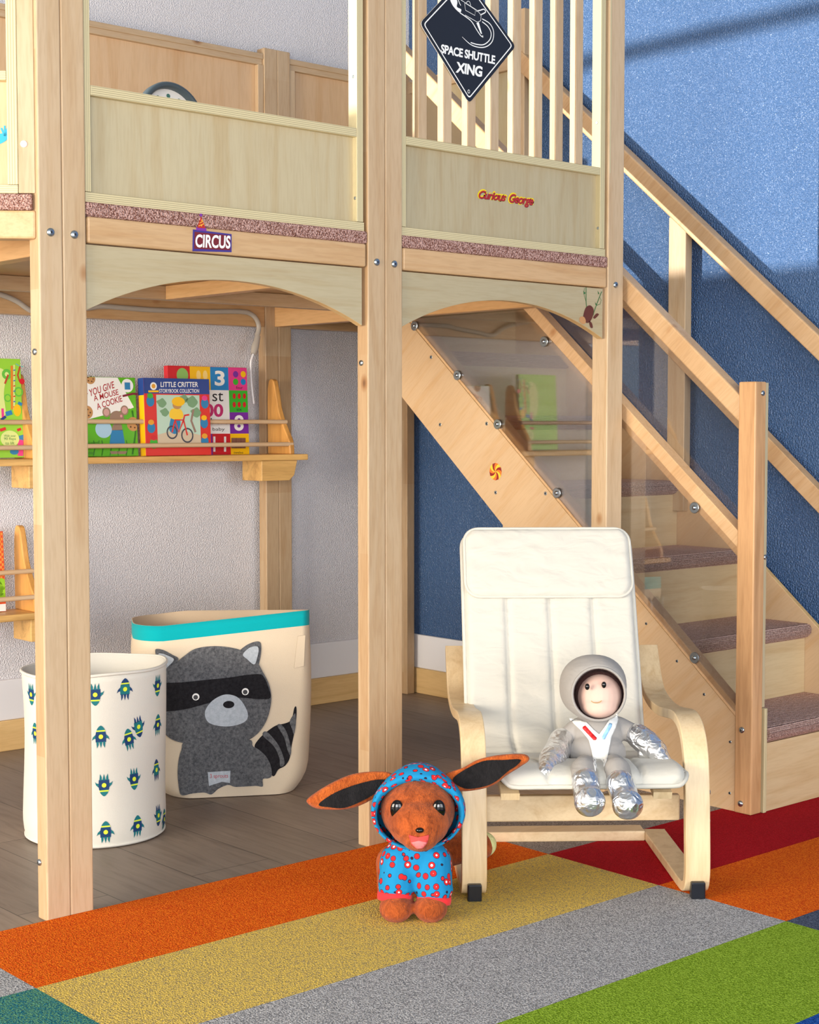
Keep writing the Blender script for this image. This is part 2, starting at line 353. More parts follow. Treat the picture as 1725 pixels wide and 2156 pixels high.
def text_polys(txt, bold=0.0, shear=0.0, spacing=1.0):
    cu = bpy.data.curves.new('t', 'FONT'); cu.body = txt; cu.offset = bold; cu.shear = shear; cu.space_character = spacing; cu.resolution_u = 4; cu.fill_mode = 'FRONT'
    o = bpy.data.objects.new('t', cu); COL.objects.link(o); dg = bpy.context.evaluated_depsgraph_get()
    me = bpy.data.meshes.new_from_object(o.evaluated_get(dg)); bpy.data.objects.remove(o)
    vs = [(v.co.x, v.co.y) for v in me.vertices]; fs = [list(p.vertices) for p in me.polygons]; bpy.data.meshes.remove(me)
    return vs, fs
def put_text(mb, pl, txt, quad, off, m, **kw):
    """letters stretched into the quad (lower-left, lower-right, upper-left) of the plane"""
    vs, fs = text_polys(txt, **kw)
    x0, x1 = min(v[0] for v in vs), max(v[0] for v in vs); y0, y1 = min(v[1] for v in vs), max(v[1] for v in vs)
    (ax, ay), (bx, by), (cx, cy) = quad
    bv = [mb.bm.verts.new(pl.p(ax + (bx - ax) * u + (cx - ax) * w, ay + (by - ay) * u + (cy - ay) * w, off)) for u, w in (((x - x0) / (x1 - x0), (y - y0) / (y1 - y0)) for x, y in vs)]
    k = mb.mi(m)
    for f in fs:
        try: q = mb.bm.faces.new([bv[i] for i in f]); q.material_index = k
        except ValueError: pass
def circ(cx, cy, rx, ry=None, n=20, a0=0.0, a1=2 * math.pi):
    ry = ry or rx
    return [(cx + rx * math.cos(a0 + (a1 - a0) * k / n), cy + ry * math.sin(a0 + (a1 - a0) * k / n)) for k in range(n if abs(a1 - a0 - 2 * math.pi) < 1e-6 else n + 1)]
def spline(pts, n=6, closed=False):
    pts = [Vector(p) if len(p) > 2 else Vector((p[0], p[1], 0)) for p in pts]; out = []; m = len(pts)
    g = (lambda i: pts[i % m]) if closed else (lambda i: pts[max(0, min(m - 1, i))])
    for i in range(m if closed else m - 1):
        a, b, c, d = g(i - 1), g(i), g(i + 1), g(i + 2)
        for k in range(n):
            u = k / n; out.append(0.5 * ((2 * b) + (c - a) * u + (2 * a - 5 * b + 4 * c - d) * u * u + (3 * b - a - 3 * c + d) * u ** 3))
    if not closed: out.append(pts[-1])
    return out
def spline2(pts, n=6, closed=True): return [(p.x, p.y) for p in spline(pts, n, closed)]
def stroke(mb, pl, pts, w, off, m):
    """a flat brush stroke of width w (number or list)"""
    n = len(pts)
    L, Rr = [], []
    for i, (x, y) in enumerate(pts):
        a, b = pts[max(i - 1, 0)], pts[min(i + 1, n - 1)]; dx, dy = b[0] - a[0], b[1] - a[1]; q = math.hypot(dx, dy) or 1
        ww = (w[i] if isinstance(w, (list, tuple)) else w) / 2
        L.append((x - dy / q * ww, y + dx / q * ww)); Rr.append((x + dy / q * ww, y - dx / q * ww))
    for i in range(n - 1): mb.poly(pl, [L[i], Rr[i], Rr[i + 1], L[i + 1]], off, m)
def bolt(pl_n, c, r, parent, washer=0.0):
    mb = MB()
    if washer: mb.disc(c, pl_n, washer, 0.0025, M['steel'])
    mb.disc(Vector(c) + Vector(pl_n) * (0.002 if washer else 0), pl_n, r, 0.003, M['steel'], dome=0.0015)
    mb.disc(Vector(c) + Vector(pl_n) * (0.0066 if washer else 0.0046), pl_n, r * 0.32, 0.0004, M['dsteel'], seg=6)
    return mb.obj('bolt', parent)
def bx(name, lo, hi, m, parent=None, bevel=0.0):
    mb = MB(); mb.box(lo, hi, m); return mb.obj(name, parent, bevel)
# ------------------------------------------------------------------ the room
FY, BWY, RWX, LWX = 2.527, 3.965, 3.49, -3.0      # loft front, grey wall, blue wall, window wall
struct(bx('floor', (-3.1, -2.0, -0.05), (3.6, 7.4, 0), M['floor']))
struct(bx('wall_back', (1.5, BWY, 0), (RWX, BWY + 0.1, 3.2), M['grey']))
struct(bx('wall_right', (RWX, -2.0, 0), (RWX + 0.1, BWY + 0.1, 3.2), M['blue']))
mb = MB(); wy0, wy1, wz0, wz1 = 3.2, 7.0, 2.413, 3.7
for lo, hi in (((-3.1, 0.6, 0), (LWX, 7.4, wz0)), ((-3.1, 0.6, wz1), (LWX, 7.4, 4.0)), ((-3.1, 0.6, wz0), (LWX, wy0, wz1)), ((-3.1, wy1, wz0), (LWX, 7.4, wz1))): mb.box(lo, hi, M['grey'])
struct(mb.obj('wall_left'))
mb = MB(); mb.box((-3.08, wy0, 3.06), (-3.02, wy1, 3.1), M['white']); mb.box((-3.08, wy0, wz0 - 0.02), (-2.98, wy1, wz0), M['white']); struct(mb.obj('window_1'))
struct(bx('baseboard_back', (1.5, BWY - 0.014, 0.085), (RWX, BWY, 0.197), M['white'], bevel=0.003))
struct(bx('baseboard_right', (RWX - 0.014, 0, 0.085), (RWX, BWY - 0.014, 0.197), M['white'], bevel=0.003))
struct(bx('trim_1', (1.5, BWY - 0.02, 0), (RWX, BWY, 0.085), M['trim'], bevel=0.003))
struct(bx('trim_2', (RWX - 0.02, 0, 0), (RWX, BWY - 0.02, 0.085), M['trimy'], bevel=0.003))
# ------------------------------------------------------------------ carpet tiles
cols = {'orange': carpet('orange_pile', lin(196, 62, 6), lin(236, 120, 24)), 'yellow': carpet('yellow_pile', lin(138, 126, 102), lin(226, 194, 92), 400, 0.46),
        'grey': carpet('grey_pile', lin(116, 117, 120), lin(196, 196, 198)), 'green': carpet('green_pile', lin(98, 130, 18), lin(152, 184, 60)),
        'red': carpet('red_pile', lin(150, 6, 20), lin(184, 20, 34)), 'teal': carpet('teal_pile', lin(0, 92, 120), lin(96, 150, 110)),
        'navy': carpet('navy_pile', lin(44, 54, 76), lin(92, 102, 124)), 'blue': carpet('blue_pile', lin(8, 56, 130), lin(40, 92, 176)),
        'taupe': carpet('taupe_pile', lin(112, 102, 96), lin(168, 158, 150))}
RX0, PITX, RY0, PITY = 1.1715, 1.181, 2.527, 0.2958
tiles = [(0, 0, 'orange', 'long orange carpet tile against the loft post feet'), (0, 1, 'yellow', 'long yellow carpet tile under the brown plush dog'),
         (0, 2, 'grey', 'long grey carpet tile between the yellow and the green tile'), (0, 3, 'green', 'lime green carpet tile in the front corner'),
         (0, 4, 'blue', 'royal blue carpet tile sliver past the green tile'), (1, 0, 'taupe', 'taupe grey carpet tile behind the armchair crossbar'),
         (1, 1, 'red', 'dark red carpet tile under the newel post and stair foot'), (1, 2, 'orange', 'orange carpet tile by the armchair right foot, beyond the red tile'),
         (1, 3, 'navy', 'dark navy carpet tile sliver at the edge beside the lime tile'), (-1, 0, 'grey', 'pale grey carpet tile corner left of the long orange tile'),
         (-1, 1, 'teal', 'teal carpet tile corner left of the yellow tile')]
for cx, ry, c, lab in tiles:
    x0 = RX0 + cx * PITX; x1 = min(x0 + PITX, RWX - 0.021); y1 = RY0 - ry * PITY; y0 = y1 - PITY
    if cx == -1: x0 += 0.3
    o = bx('carpet_tile', (x0 + 0.0004, y0 + 0.0004, 0), (x1 - 0.0004, y1 - 0.0004, 0.004), cols[c]); tag(o, lab, 'carpet tile', 'carpet tiles of the patchwork rug')

# ------------------------------------------------------------------ the play loft
FP = Plane((0, FY, 0), (1, 0, 0), (0, 0, 1))
loft = thing('play_loft', 'maple play loft with arched openings, slatted railing and carpeted deck edge', 'play loft', (2.1, 3.2, 0))
ZB, ZC, ZD, TOP = 1.229, 1.277, 1.303, 2.35
def post(x0, x1, y0, y1, z1=TOP, split=True, plank=True):
    mb = MB(); m = M['wzp'] if plank else M['wz']; xs = [x0, (x0 + x1) / 2, x1] if split else [x0, x1]
    for a, b in zip(xs, xs[1:]): mb.box((a + 0.0003, y0, 0), (b - 0.0003, y1, z1), m)
    mb.bm.normal_update(); k = mb.mi(M['wzp'])
    for f in mb.bm.faces:
        if abs(f.normal.x) > 0.9: f.material_index = k      # glued staves show on the narrow sides
    return mb.obj('post', loft, 0.0025)
M['wzp2'] = M['wz']
post(1.352, 1.447, FY, FY + 0.036, plank=False); post(2.110, 2.206, FY, FY + 0.036, plank=False)
mb = MB(); mb.box((2.862, FY, 0), (2.918, FY + 0.05, TOP), M['wz']); mb.box((2.8625, FY - 0.0002, 1.5), (2.871, FY + 0.02, TOP), M['pex']); mb.obj('post', loft, 0.0025)
post(2.846, 2.945, 3.897, 3.935, 2.04); post(3.424, 3.458, 3.9, 3.94, 2.04, split=False)
for x0, x1 in ((1.4475, 2.1098), (2.2063, 2.8618)):
    rx0, rx1 = x0 + 0.003, x1 - 0.003
    bx('beam', (rx0, FY + 0.001, ZB), (rx1, FY + 0.036, ZC), M['wbx'], loft, 0.004)
    bx('deck_carpet', (x0 + 0.0005, FY + 0.0005, ZC), (x1, FY + 0.05, ZD), M['dcarpet'], loft, 0.004)
    # arch
    a0, a1 = x0 + 0.0005, x1 - 0.009; cxm = (x0 + x1) / 2 + 0.0; hw = (a1 - a0) / 2
    crown, spring = 1.181, 1.107
    hh = crown - spring; rad = (hw * hw + hh * hh) / (2 * hh); am = (a0 + a1) / 2
    arc = [(am + hw * (1 - 2 * k / 40), crown - rad + math.sqrt(rad * rad - (hw * (1 - 2 * k / 40)) ** 2)) for k in range(41)]
    pts = [(a0, ZB - 0.002), (a0, spring)] + arc[::-1][1:-1] + [(a1, spring), (a1, ZB - 0.002)]
    mb = MB(); mb.prism(Plane((0, FY + 0.008, 0), (1, 0, 0), (0, 0, 1)), pts[::-1], -0.018, 0, M['plyx'], M['trim']); mb.obj('arch_panel', loft, 0.001)
    # guard panel and frame
    pn = bx('guard_panel', (x0 + 0.004, FY + 0.018, 1.315), (x1 - 0.022, FY + 0.03, 1.5), M['ply'], loft)
    bx('bottom_rail', (x0 + 0.001, FY + 0.004, ZD), (x1 - 0.006, FY + 0.03, 1.321), M['pez'], pn, 0.001)
    bx('top_rail', (x0 + 0.014, FY + 0.004, 1.495), (x1 - 0.026, FY + 0.03, 1.513), M['pez'], pn, 0.001)
    mb = MB(); mb.box((x0 + 0.001, FY + 0.004, 1.3215), (x0 + 0.0135, FY + 0.032, TOP), M['pex']); mb.obj('stile', pn, 0.001)
    mb = MB(); mb.box((x1 - 0.0255, FY + 0.004, 1.3215), (x1 - 0.0085, FY + 0.032, TOP), M['pex']); mb.obj('stile', pn, 0.001)
    for zz in (1.37, 1.62):
        mbs = MB(); mbs.disc((x1 - 0.0256, FY + 0.016 if zz > 1.5 else FY + 0.0105, zz), (-1, 0, 0), 0.0035, 0.0008, M['steel'], seg=12); mbs.obj('screw', pn)
for i in range(8):
    x0 = 2.2565 + i * 0.0735 - 0.0004 * i * i
    bx('baluster', (x0, FY + 0.006, 1.5135), (x0 + 0.0245, FY + 0.026, TOP), M['wz'], loft, 0.0012)
for x, z in ((1.375, 1.2417), (1.4223, 1.2413), (2.1336, 1.2406), (2.1823, 1.2399), (2.8886, 1.2373)):
    bolt((0, -1, 0), (x, FY, z), 0.0075, loft)
for x, y, z in ((1.352, 2.545, 1.03), (2.11, 2.548, 1.03), (1.352, 2.553, 0.105)): bolt((-1, 0, 0), (x, y, z), 0.006, loft)
# deck, joists, back beams
bx('deck', (1.36, FY + 0.037, 1.262), (2.915, 3.945, 1.3), M['wbx'], loft)
bx('landing', (2.9155, 3.36, 1.262), (3.462, 3.945, 1.302), M['wbx'], loft)
bx('beam', (1.36, 3.9, 1.199), (2.846, 3.938, 1.2615), M['wbx'], loft, 0.002); bx('beam', (2.9455, 3.9, 1.199), (3.424, 3.938, 1.2615), M['wbx'], loft, 0.002)
bx('joist', (1.46, 3.5, 1.226), (2.9, 3.536, 1.2615), M['wx'], loft, 0.002)
bx('joist', (2.235, FY + 0.037, 1.226), (2.272, 3.4995, 1.2615), M['wby'], loft, 0.002)
bx('joist', (2.88, FY + 0.055, 1.2), (2.915, 3.897, 1.2615), M['wby'], loft, 0.002)
bx('joist', (1.42, FY + 0.037, 1.215), (1.455, 3.897, 1.2615), M['wby'], loft, 0.002)
# back guard panels along the grey wall
for x0, x1 in ((1.5, 2.8455), (2.9455, 3.4235)):
    pn = bx('guard_panel', (x0, 3.918, 1.303), (x1, 3.93, 2.0), M['plyw'], loft)
    mb = MB(); mb.box((x0, 3.905, 1.988), (x1, 3.94, 2.022), M['wx']); mb.box((x0, 3.9, 2.005), (x1, 3.9055, 2.022), M['wx']); mb.obj('top_rail', pn, 0.002)
    mb = MB(); mb.box((x1 - 0.02, 3.9, 1.303), (x1 - 0.0005, 3.917, 1.9875), M['wz']); mb.obj('stile', pn, 0.001)
    mb = MB(); mb.box((x0 + 0.0005, 3.9, 1.303), (x0 + 0.02, 3.917, 1.9875), M['wz']); mb.obj('stile', pn, 0.001)
# side guard by the blue wall, behind the slats
pn = bx('guard_panel', (3.44, 3.4, 1.303), (3.452, 3.899, 1.98), M['ply'], loft)
bx('top_rail', (3.425, 3.4, 1.98), (3.46, 3.899, 2.02), M['wy'], pn, 0.002)
# far wing turning away to the left
wd = (CR * 0.94 + Vector((0.34, 0, 0)) * 0.2).normalized(); wd.z = 0; wd.normalize()
WP = Plane((1.3515, FY + 0.006, 0), wd, (0, 0, 1))
def wing(name, u0, u1, z0, z1, d0, d1, m, parent=None, bevel=0.001):
    mb = MB(); mb.prism(WP, [(u0, z0), (u1, z0), (u1, z1), (u0, z1)], d0, d1, m); return mb.obj(name, parent or loft, bevel)
wing('beam', -0.5, -0.002, ZB, 1.279, -0.036, 0, M['wbx'], bevel=0.004)
wing('deck_carpet', -0.5, -0.008, 1.2795, 1.308, -0.04, 0.001, M['dcarpet'], bevel=0.003)
wing('post', -0.031, -0.002, 1.309, TOP, -0.03, -0.002, M['wz'])
pn = wing('guard_panel', -0.5, -0.05, 1.32, 1.52, -0.03, -0.018, M['plyw'])
wing('stile', -0.05, -0.0315, 1.324, TOP, -0.03, -0.002, M['pex'], pn)
wing('bottom_rail', -0.5, -0.032, 1.3085, 1.3235, -0.03, -0.002, M['pez'], pn)
wing('top_rail', -0.5, -0.0505, 1.506, 1.523, -0.03, -0.002, M['pez'], pn)
mb = MB(); mb.disc(WP.p(-0.021, 1.395, -0.002), WP.n, 0.006, 0.002, M['white_p']); mb.obj('screw_cap', loft)
# stickers on the loft
mb = MB(); hp = Plane(WP.p(-0.5, 1.32, -0.018), WP.u, (0, 0, 1)); cy = col('cyan_print', 20, 160, 200)
hx, hz = hp.ab(6, 291)
mb.poly(hp, spline2([(hx - .012, hz - .012), (hx + .006, hz - .004), (hx + .008, hz + .006), (hx - .004, hz + .008), (hx - .016, hz)], 4), 0.0006, cy)
for ang, ln in ((20, .014), (48, .019), (68, .02), (88, .018), (112, .015)):
    a = math.radians(ang); stroke(mb, hp, [(hx + .003, hz + .004), (hx + .003 + ln * math.cos(a), hz + .004 + ln * math.sin(a))], 0.0032, 0.0007, cy)
s = mb.obj('sticker', loft); s['label'] = 'blue handprint sticker'
# circus sign sticker
BP_ = Plane((0, FY + 0.001, 0), (1, 0, 0), (0, 0, 1)); q = BP_.ab
mb = MB(); purple = col('purple_print', 62, 48, 130); maroon = col('maroon_print', 112, 26, 36)
mb.prism(BP_, [q(405, 529), q(487, 531), q(487, 493), q(406, 483)], 0.0002, 0.0012, purple)
mb.poly(BP_, [q(408, 524), q(484, 527), q(484, 496), q(409, 488)], 0.0014, maroon)
put_text(mb, BP_, 'CIRCUS', (q(410, 521), q(484, 524), q(411, 493)), 0.0017, M['white_p'], bold=0.03)
mb.prism(BP_, [q(413, 485), q(434, 487), q(433, 479), q(413, 478)], 0.0002, 0.0016, col('violet_print', 120, 50, 150))
mb.prism(BP_, [q(415, 480), q(432, 481), q(423, 457)], 0.0002, 0.0018, col('scarlet_print', 176, 40, 24))
gold = col('gold_print', 226, 160, 50)
for a, b, c, d in ((417, 476, 429, 471), (419, 470, 427, 466)): stroke(mb, BP_, [q(a, b), q(c, d)], 0.0018, 0.002, gold)
for x, y in ((424, 464), (423, 475)): mb.poly(BP_, circ(*q(x, y), 0.0018, n=10), 0.0021, gold)
mb.prism(BP_, circ(*q(422.5, 453), 0.0028, 0.003, 12), 0.0002, 0.0018, col('violet_print', 120, 50, 150))
s = mb.obj('sticker', loft); s['label'] = 'maroon circus sticker with a party hat'
# red script sticker on the right guard panel
GP = Plane((0, FY + 0.018, 0), (1, 0, 0), (0, 0, 1)); q = GP.ab
mb = MB(); yl = col('yellow_print', 232, 204, 20); rd = col('crimson_print', 172, 34, 36); dk = col('dark_red_print', 84, 20, 20)
for txt, quad in (('Curious', (q(1004, 420), q(1066, 427), q(1007, 397))), ('George', (q(1068, 434), q(1123, 441), q(1071, 404)))):
    put_text(mb, GP, txt, quad, 0.0006, yl, bold=0.1, shear=0.25, spacing=0.95)
    (ax, ay), (bx_, by_), (cx_, cy_) = quad; i = 0.0032
    qd = ((ax + i, ay + i * 0.9), (bx_ - i, by_ + i * 0.9), (cx_ + i, cy_ - i))
    put_text(mb, GP, txt, tuple((a + 0.0008, b - 0.0008) for a, b in qd), 0.0009, dk, bold=0.03, shear=0.25, spacing=0.95)
    put_text(mb, GP, txt, qd, 0.0012, rd, bold=0.03, shear=0.25, spacing=0.95)
s = mb.obj('sticker', loft); s['label'] = 'red and yellow script lettering sticker'
# vine sticker on the right arch (hanging brown shape kept plain)
AP = Plane((0, FY + 0.008, 0), (1, 0, 0), (0, 0, 1)); q = AP.ab
mb = MB(); gr = col('leaf_green_print', 44, 104, 52); br = col('chestnut_print', 92, 42, 34); tn = col('tan_print', 190, 140, 92)
stroke(mb, AP, [q(*p) for p in ((1234, 605), (1234, 625), (1234, 636), (1236, 652))], 0.0022, 0.0006, gr)
stroke(mb, AP, [q(*p) for p in ((1231, 606), (1229, 617), (1231, 625), (1234, 635))], 0.0012, 0.0006, gr)
stroke(mb, AP, [q(*p) for p in ((1267, 614), (1262, 626), (1256, 642), (1251, 656), (1249, 664))], 0.0022, 0.0006, gr)
stroke(mb, AP, [q(*p) for p in ((1263, 626), (1266, 632), (1264, 640), (1256, 643))], 0.0012, 0.0006, gr)
for p in (((1260, 620), (1258, 612), (1262, 618)), ((1254, 642), (1253, 636), (1257, 642)), ((1230, 620), (1228, 612), (1233, 617))): mb.poly(AP, [q(*k) for k in p], 0.0007, gr)
mb.poly(AP, [q(*p) for p in spline2([(1234, 647), (1243, 643), (1250, 652), (1248, 666), (1243, 676), (1236, 680), (1228, 674), (1229, 660)], 5)], 0.0008, br)
mb.poly(AP, [q(*p) for p in spline2([(1249, 668), (1256, 660), (1261, 662), (1256, 668), (1252, 671)], 4)], 0.0008, br)
mb.poly(AP, [q(*p) for p in spline2([(1240, 676), (1246, 680), (1248, 690), (1243, 689)], 4)], 0.0008, br)
mb.poly(AP, [q(*p) for p in spline2([(1221, 668), (1229, 667), (1233, 674), (1232, 681), (1226, 682), (1220, 676)], 4)], 0.0009, tn)
s = mb.obj('sticker', loft); s['label'] = 'small sticker of green vines with a brown hanging shape'

# ------------------------------------------------------------------ staircase
st = thing('staircase', 'maple staircase with carpeted treads and clear side panels by the blue wall', 'staircase', (3.2, 2.8, 0))
SX = 2.94; K = 0.845
SP = Plane((SX, 0, 0), (0, -1, 0), (0, 0, 1))      # viewer side of the stair: u = -y
def inc(z_at, y): return z_at + K * (y - 2.194)
def sboard(name, z0, z1, y0, y1, x0, x1, m, parent=st, bevel=0.002):
    """sloping board between two heights given at y = 2.194"""
    mb = MB(); pl = Plane((x1, 0, 0), (0, -1, 0), (0, 0, 1))
    pl.n = Vector((-1, 0, 0))
    mb.prism(pl, [(-y0, inc(z0, y0)), (-y0, inc(z1, y0)), (-y1, inc(z1, y1)), (-y1, inc(z0, y1))], 0, x1 - x0, m); return mb.obj(name, parent, bevel)
# near side: cut panel
pl = Plane((SX + 0.018, 0, 0), (0, -1, 0), (0, 0, 1)); pl.n = Vector((-1, 0, 0))
mb = MB(); mb.prism(pl, [(-2.192, 0.002), (-2.192, 0.222), (-3.52, inc(0.222, 3.52)), (-3.52, inc(-0.016, 3.52)), (-2.962, inc(-0.016, 2.962)), (-2.962, 0.0)], 0, 0.018, M['plys'], M['trim']); side = mb.obj('side_panel', st, 0.0015)
sboard('lower_rail', 0.227, 0.254, 2.192, 3.5, SX - 0.004, SX + 0.03, M['ws'])
sboard('middle_rail', 0.597, 0.657, 2.192, 3.36, SX - 0.002, SX + 0.034, M['ws'])
hr = sboard('handrail', 0.905, 0.968, 2.192, 3.42, SX - 0.002, SX + 0.036, M['ws'], bevel=0.004)
# far side against the wall
mb = MB(); pl2 = Plane((3.476, 0, 0), (0, -1, 0), (0, 0, 1)); pl2.n = Vector((-1, 0, 0))
mb.prism(pl2, [(-2.16, 0.005), (-2.16, 0.235), (-3.5, inc(0.262, 3.5)), (-3.5, inc(-0.1, 3.5)), (-2.9, 0.005)], 0, 0.016, M['plys'], M['trim']); mb.obj('side_panel', st, 0.0015)
sboard('middle_rail', 0.572, 0.632, 1.95, 3.38, 3.436, 3.468, M['ws'])
sboard('handrail', 0.955, 1.02, 1.95, 3.42, 3.436, 3.474, M['ws'], bevel=0.004)
mb = MB(); mb.box((3.44, 2.755, 0.66), (3.468, 2.815, 1.475), M['wz']); mb.obj('rail_post', st, 0.002)
mb = MB(); mb.box((3.441, 3.38, 1.303), (3.47, 3.399, 2.16), M['wz']); mb.obj('rail_post', st, 0.002)
mb = MB(); mb.box((SX, 3.4205, 1.3025), (SX + 0.04, 3.462, 2.1), M['wz']); mb.obj('rail_post', st, 0.002)
# newel
nw = MB(); nw.box((2.932, 2.144, 0.0045), (2.972, 2.1915, 0.998), M['nw']); nw = nw.obj('newel_post', st, 0.003)
bx('side_strip', (2.9725, 2.146, 0.25), (2.983, 2.19, 0.996), M['ply'], nw, 0.001)
bx('side_strip', (2.9725, 2.138, 0.0045), (2.984, 2.19, 0.248), M['pex'], nw, 0.002)
for x, y in ((1606, 828), (1611, 1173)):
    p = Plane((0, 2.144 if y < 1000 else 2.146, 0), (1, 0, 0), (0, 0, 1)).hit(x, y); bolt((0, -1, 0), p, 0.006, nw)
NL = Plane((2.932, 0, 0), (0, -1, 0), (0, 0, 1)); NL.n = Vector((-1, 0, 0))
for x, y in ((1563, 1537), (1560, 1692)): bolt((-1, 0, 0), NL.hit(x, y), 0.007, nw)
# treads and risers
RISE, RUN, NY, NZ = 0.1805, 0.2135, 2.14, 0.2
for k in range(7):
    y0 = NY + RUN * k; zt = NZ + RISE * k
    if k == 6: zt = 1.3025
    xl, xr = (2.985 if k == 0 else SX + 0.0185), 3.459
    rz0 = 0.0045 if k == 0 else NZ + RISE * (k - 1)
    bx('riser', (xl if k else 2.9845, y0 + (0.012 if k else 0.006), rz0), (xr, y0 + 0.026, zt - 0.036), M['rung'], st)
    if k == 6: continue
    mb = MB(); pr_ = [(0.0, -0.03), (-0.008, -0.022), (-0.01, -0.01), (-0.005, 0.0), (0.004, 0.003), (RUN + 0.012, 0.003), (RUN + 0.012, -0.034), (0.012, -0.036)]
    tp = Plane((xl, y0, zt), (0, 1, 0), (0, 0, 1)); mb.prism(tp, pr_, 0, xr - xl, M['scarpet']); mb.obj('tread', st, 0.002)
# clear panels on the near side
def sheet(name, pts, x0, x1):
    mb = MB(); pl = Plane((x1, 0, 0), (0, -1, 0), (0, 0, 1)); pl.n = Vector((-1, 0, 0)); mb.prism(pl, [(-y, z) for y, z in pts], 0, x1 - x0, M['plexi']); return mb.obj(name, st)
sheet('clear_panel', [(2.194, 0.2395), (2.194, 0.62), (3.45, inc(0.62, 3.45)), (3.45, inc(0.2395, 3.45))], SX - 0.007, SX - 0.0045)
sheet('clear_panel', [(2.194, 0.63), (2.194, 0.93), (3.4, inc(0.93, 3.4)), (3.4, inc(0.63, 3.4))], SX + 0.0345, SX + 0.037)
SB = Plane((SX - 0.0072, 0, 0), (0, -1, 0), (0, 0, 1)); SB.n = Vector((-1, 0, 0))
for x, y in ((873, 686), (963, 790), (1048, 893), (1173, 1038), (1463, 1385), (1146, 719), (1463, 1069)): bolt((-1, 0, 0), SB.hit(x, y), 0.0055, st, 0.0135)
SS = Plane((SX, 0, 0), (0, -1, 0), (0, 0, 1)); SS.n = Vector((-1, 0, 0))
for x, y in ((908, 752), (1025, 892), (927, 894), (1149, 1039), (1044, 1037), (1361, 1313), (1426, 1392), (1483, 1462), (1538, 1562), (1537, 1670)):
    mb = MB(); mb.disc(SS.hit(x, y), (-1, 0, 0), 0.005 if y < 1200 else 0.0035, 0.001, M['steel']); mb.disc(SS.hit(x, y) + Vector((-0.001, 0, 0)), (-1, 0, 0), 0.0022, 0.0006, M['dsteel'], 8); mb.obj('screw', side)
# pinwheel sticker
mb = MB(); cs = [col('maroon2_print', 140, 28, 30), col('sun_print', 244, 202, 60), col('tangerine_print', 226, 120, 40)]
cu, cv = SS.ab(1044, 993); cu = -SS.hit(1044, 993).y; R0 = 0.0235
for k in range(12):
    a = 2 * math.pi * k / 12; b = a + 2 * math.pi / 12; arc = lambda ph: [(cu + R0 * r * math.cos(ph + 0.9 * (1 - r)), cv + R0 * r * math.sin(ph + 0.9 * (1 - r))) for r in (0.05, 0.3, 0.55, 0.8, 1.0)]
    A, B = arc(a), arc(b)
    for i in range(4): mb.poly(SS, [A[i], B[i], B[i + 1], A[i + 1]], 0.0006, cs[k % 3])
s = mb.obj('sticker', side); s['label'] = 'round red, orange and yellow swirl sticker'
# ------------------------------------------------------------------ diamond sign on the slats
sg = thing('diamond_sign', 'black diamond road-style sign with a white rocket plane drawing hung on the slats', 'sign', (2.399, FY - 0.004, 1.74))
SGP = Plane((0, FY + 0.0035, 0), (1, 0, 0), (0, 0, 1)); q = SGP.ab
ctr = Vector((*q(984, 80), 0)); 
def dia(k, rr):
    c = [Vector((*q(*p), 0)) for p in ((987, 218), (1085, 98), (978, -52), (883, 49))]; m = sum(c, Vector()) / 4; out = []
    c = [m + (p - m) * k for p in c]
    for i in range(4):
        a, b, d = c[i - 1], c[i], c[(i + 1) % 4]; p0 = b + (a - b).normalized() * rr; p1 = b + (d - b).normalized() * rr
        for t_ in range(5): u = t_ / 4; w = p0 * (1 - u) ** 2 + b * 2 * u * (1 - u) + p1 * u * u; out.append((w.x, w.y))
    return out
mb = MB(); mb.prism(SGP, dia(1.0, 0.012), 0, 0.0018, M['black_p'], M['white_p']); mb.obj('plate', sg)
mb = MB(); o_, i_ = dia(0.93, 0.008), dia(0.905, 0.007)
for k in range(len(o_)): mb.poly(SGP, [o_[k], o_[(k + 1) % len(o_)], i_[(k + 1) % len(i_)], i_[k]], 0.0021, M['white_p'])
mb.obj('border_line', sg)
mb = MB()
put_text(mb, SGP, 'SPACE SHUTTLE', (q(927, 112), q(1041, 136), q(928, 93)), 0.0021, M['white_p'], bold=0.035, spacing=0.95)
put_text(mb, SGP, 'XING', (q(958, 153), q(1013.5, 163), q(960, 130)), 0.0021, M['white_p'], bold=0.04, spacing=0.95)
mb.obj('lettering', sg); mb = MB()
lw = 0.0022
st_ = lambda pts, w=lw: stroke(mb, SGP, [q(*p) for p in pts], w, 0.0021, M['white_p'])
c2 = lambda pts, n=6: [(p.x, p.y) for p in spline(pts, n)]
mb.poly(SGP, [q(*p) for p in c2([(945, -8), (948, 4), (955, 16), (967, 27), (970, 20), (961, 15), (962, 4), (957, -8)], 3)], 0.0021, M['white_p'])
st_(c2([(967, 27), (980, 36), (992, 46), (1002, 62), (1010, 74), (1016, 79)])); st_([(1016, 79), (1015, 75)])
mb.poly(SGP, [q(*p) for p in ((1002, 49), (1007, 47), (1014, 72), (1011, 71))], 0.0021, M['white_p'])
st_([(977, 5), (979, 22), (999, 33), (1000, 21), (977, 6)], 0.001); st_([(969, 0), (1003, 22), (1012, 32), (1011, 44), (1004, 47), (978, 32)], 0.0012)
st_(c2([(1002, 24), (1010, 22), (1018, 20), (1021, 26), (1010, 32)]), 0.0024); st_(c2([(980, 7), (984, 3), (988, 5), (990, 12)]), 0.0012)
st_([(963, -2), (966, 6), (969, 12)], 0.0018)
st_(c2([(1014, 40), (1030, 50), (1038, 66), (1036, 86), (1024, 98), (1008, 100), (990, 94), (972, 78)]), [lw * 0.95] * 36 + [lw * .8, lw * .8, lw * .7, lw * .6, lw * .5, lw * .4, lw * .3])
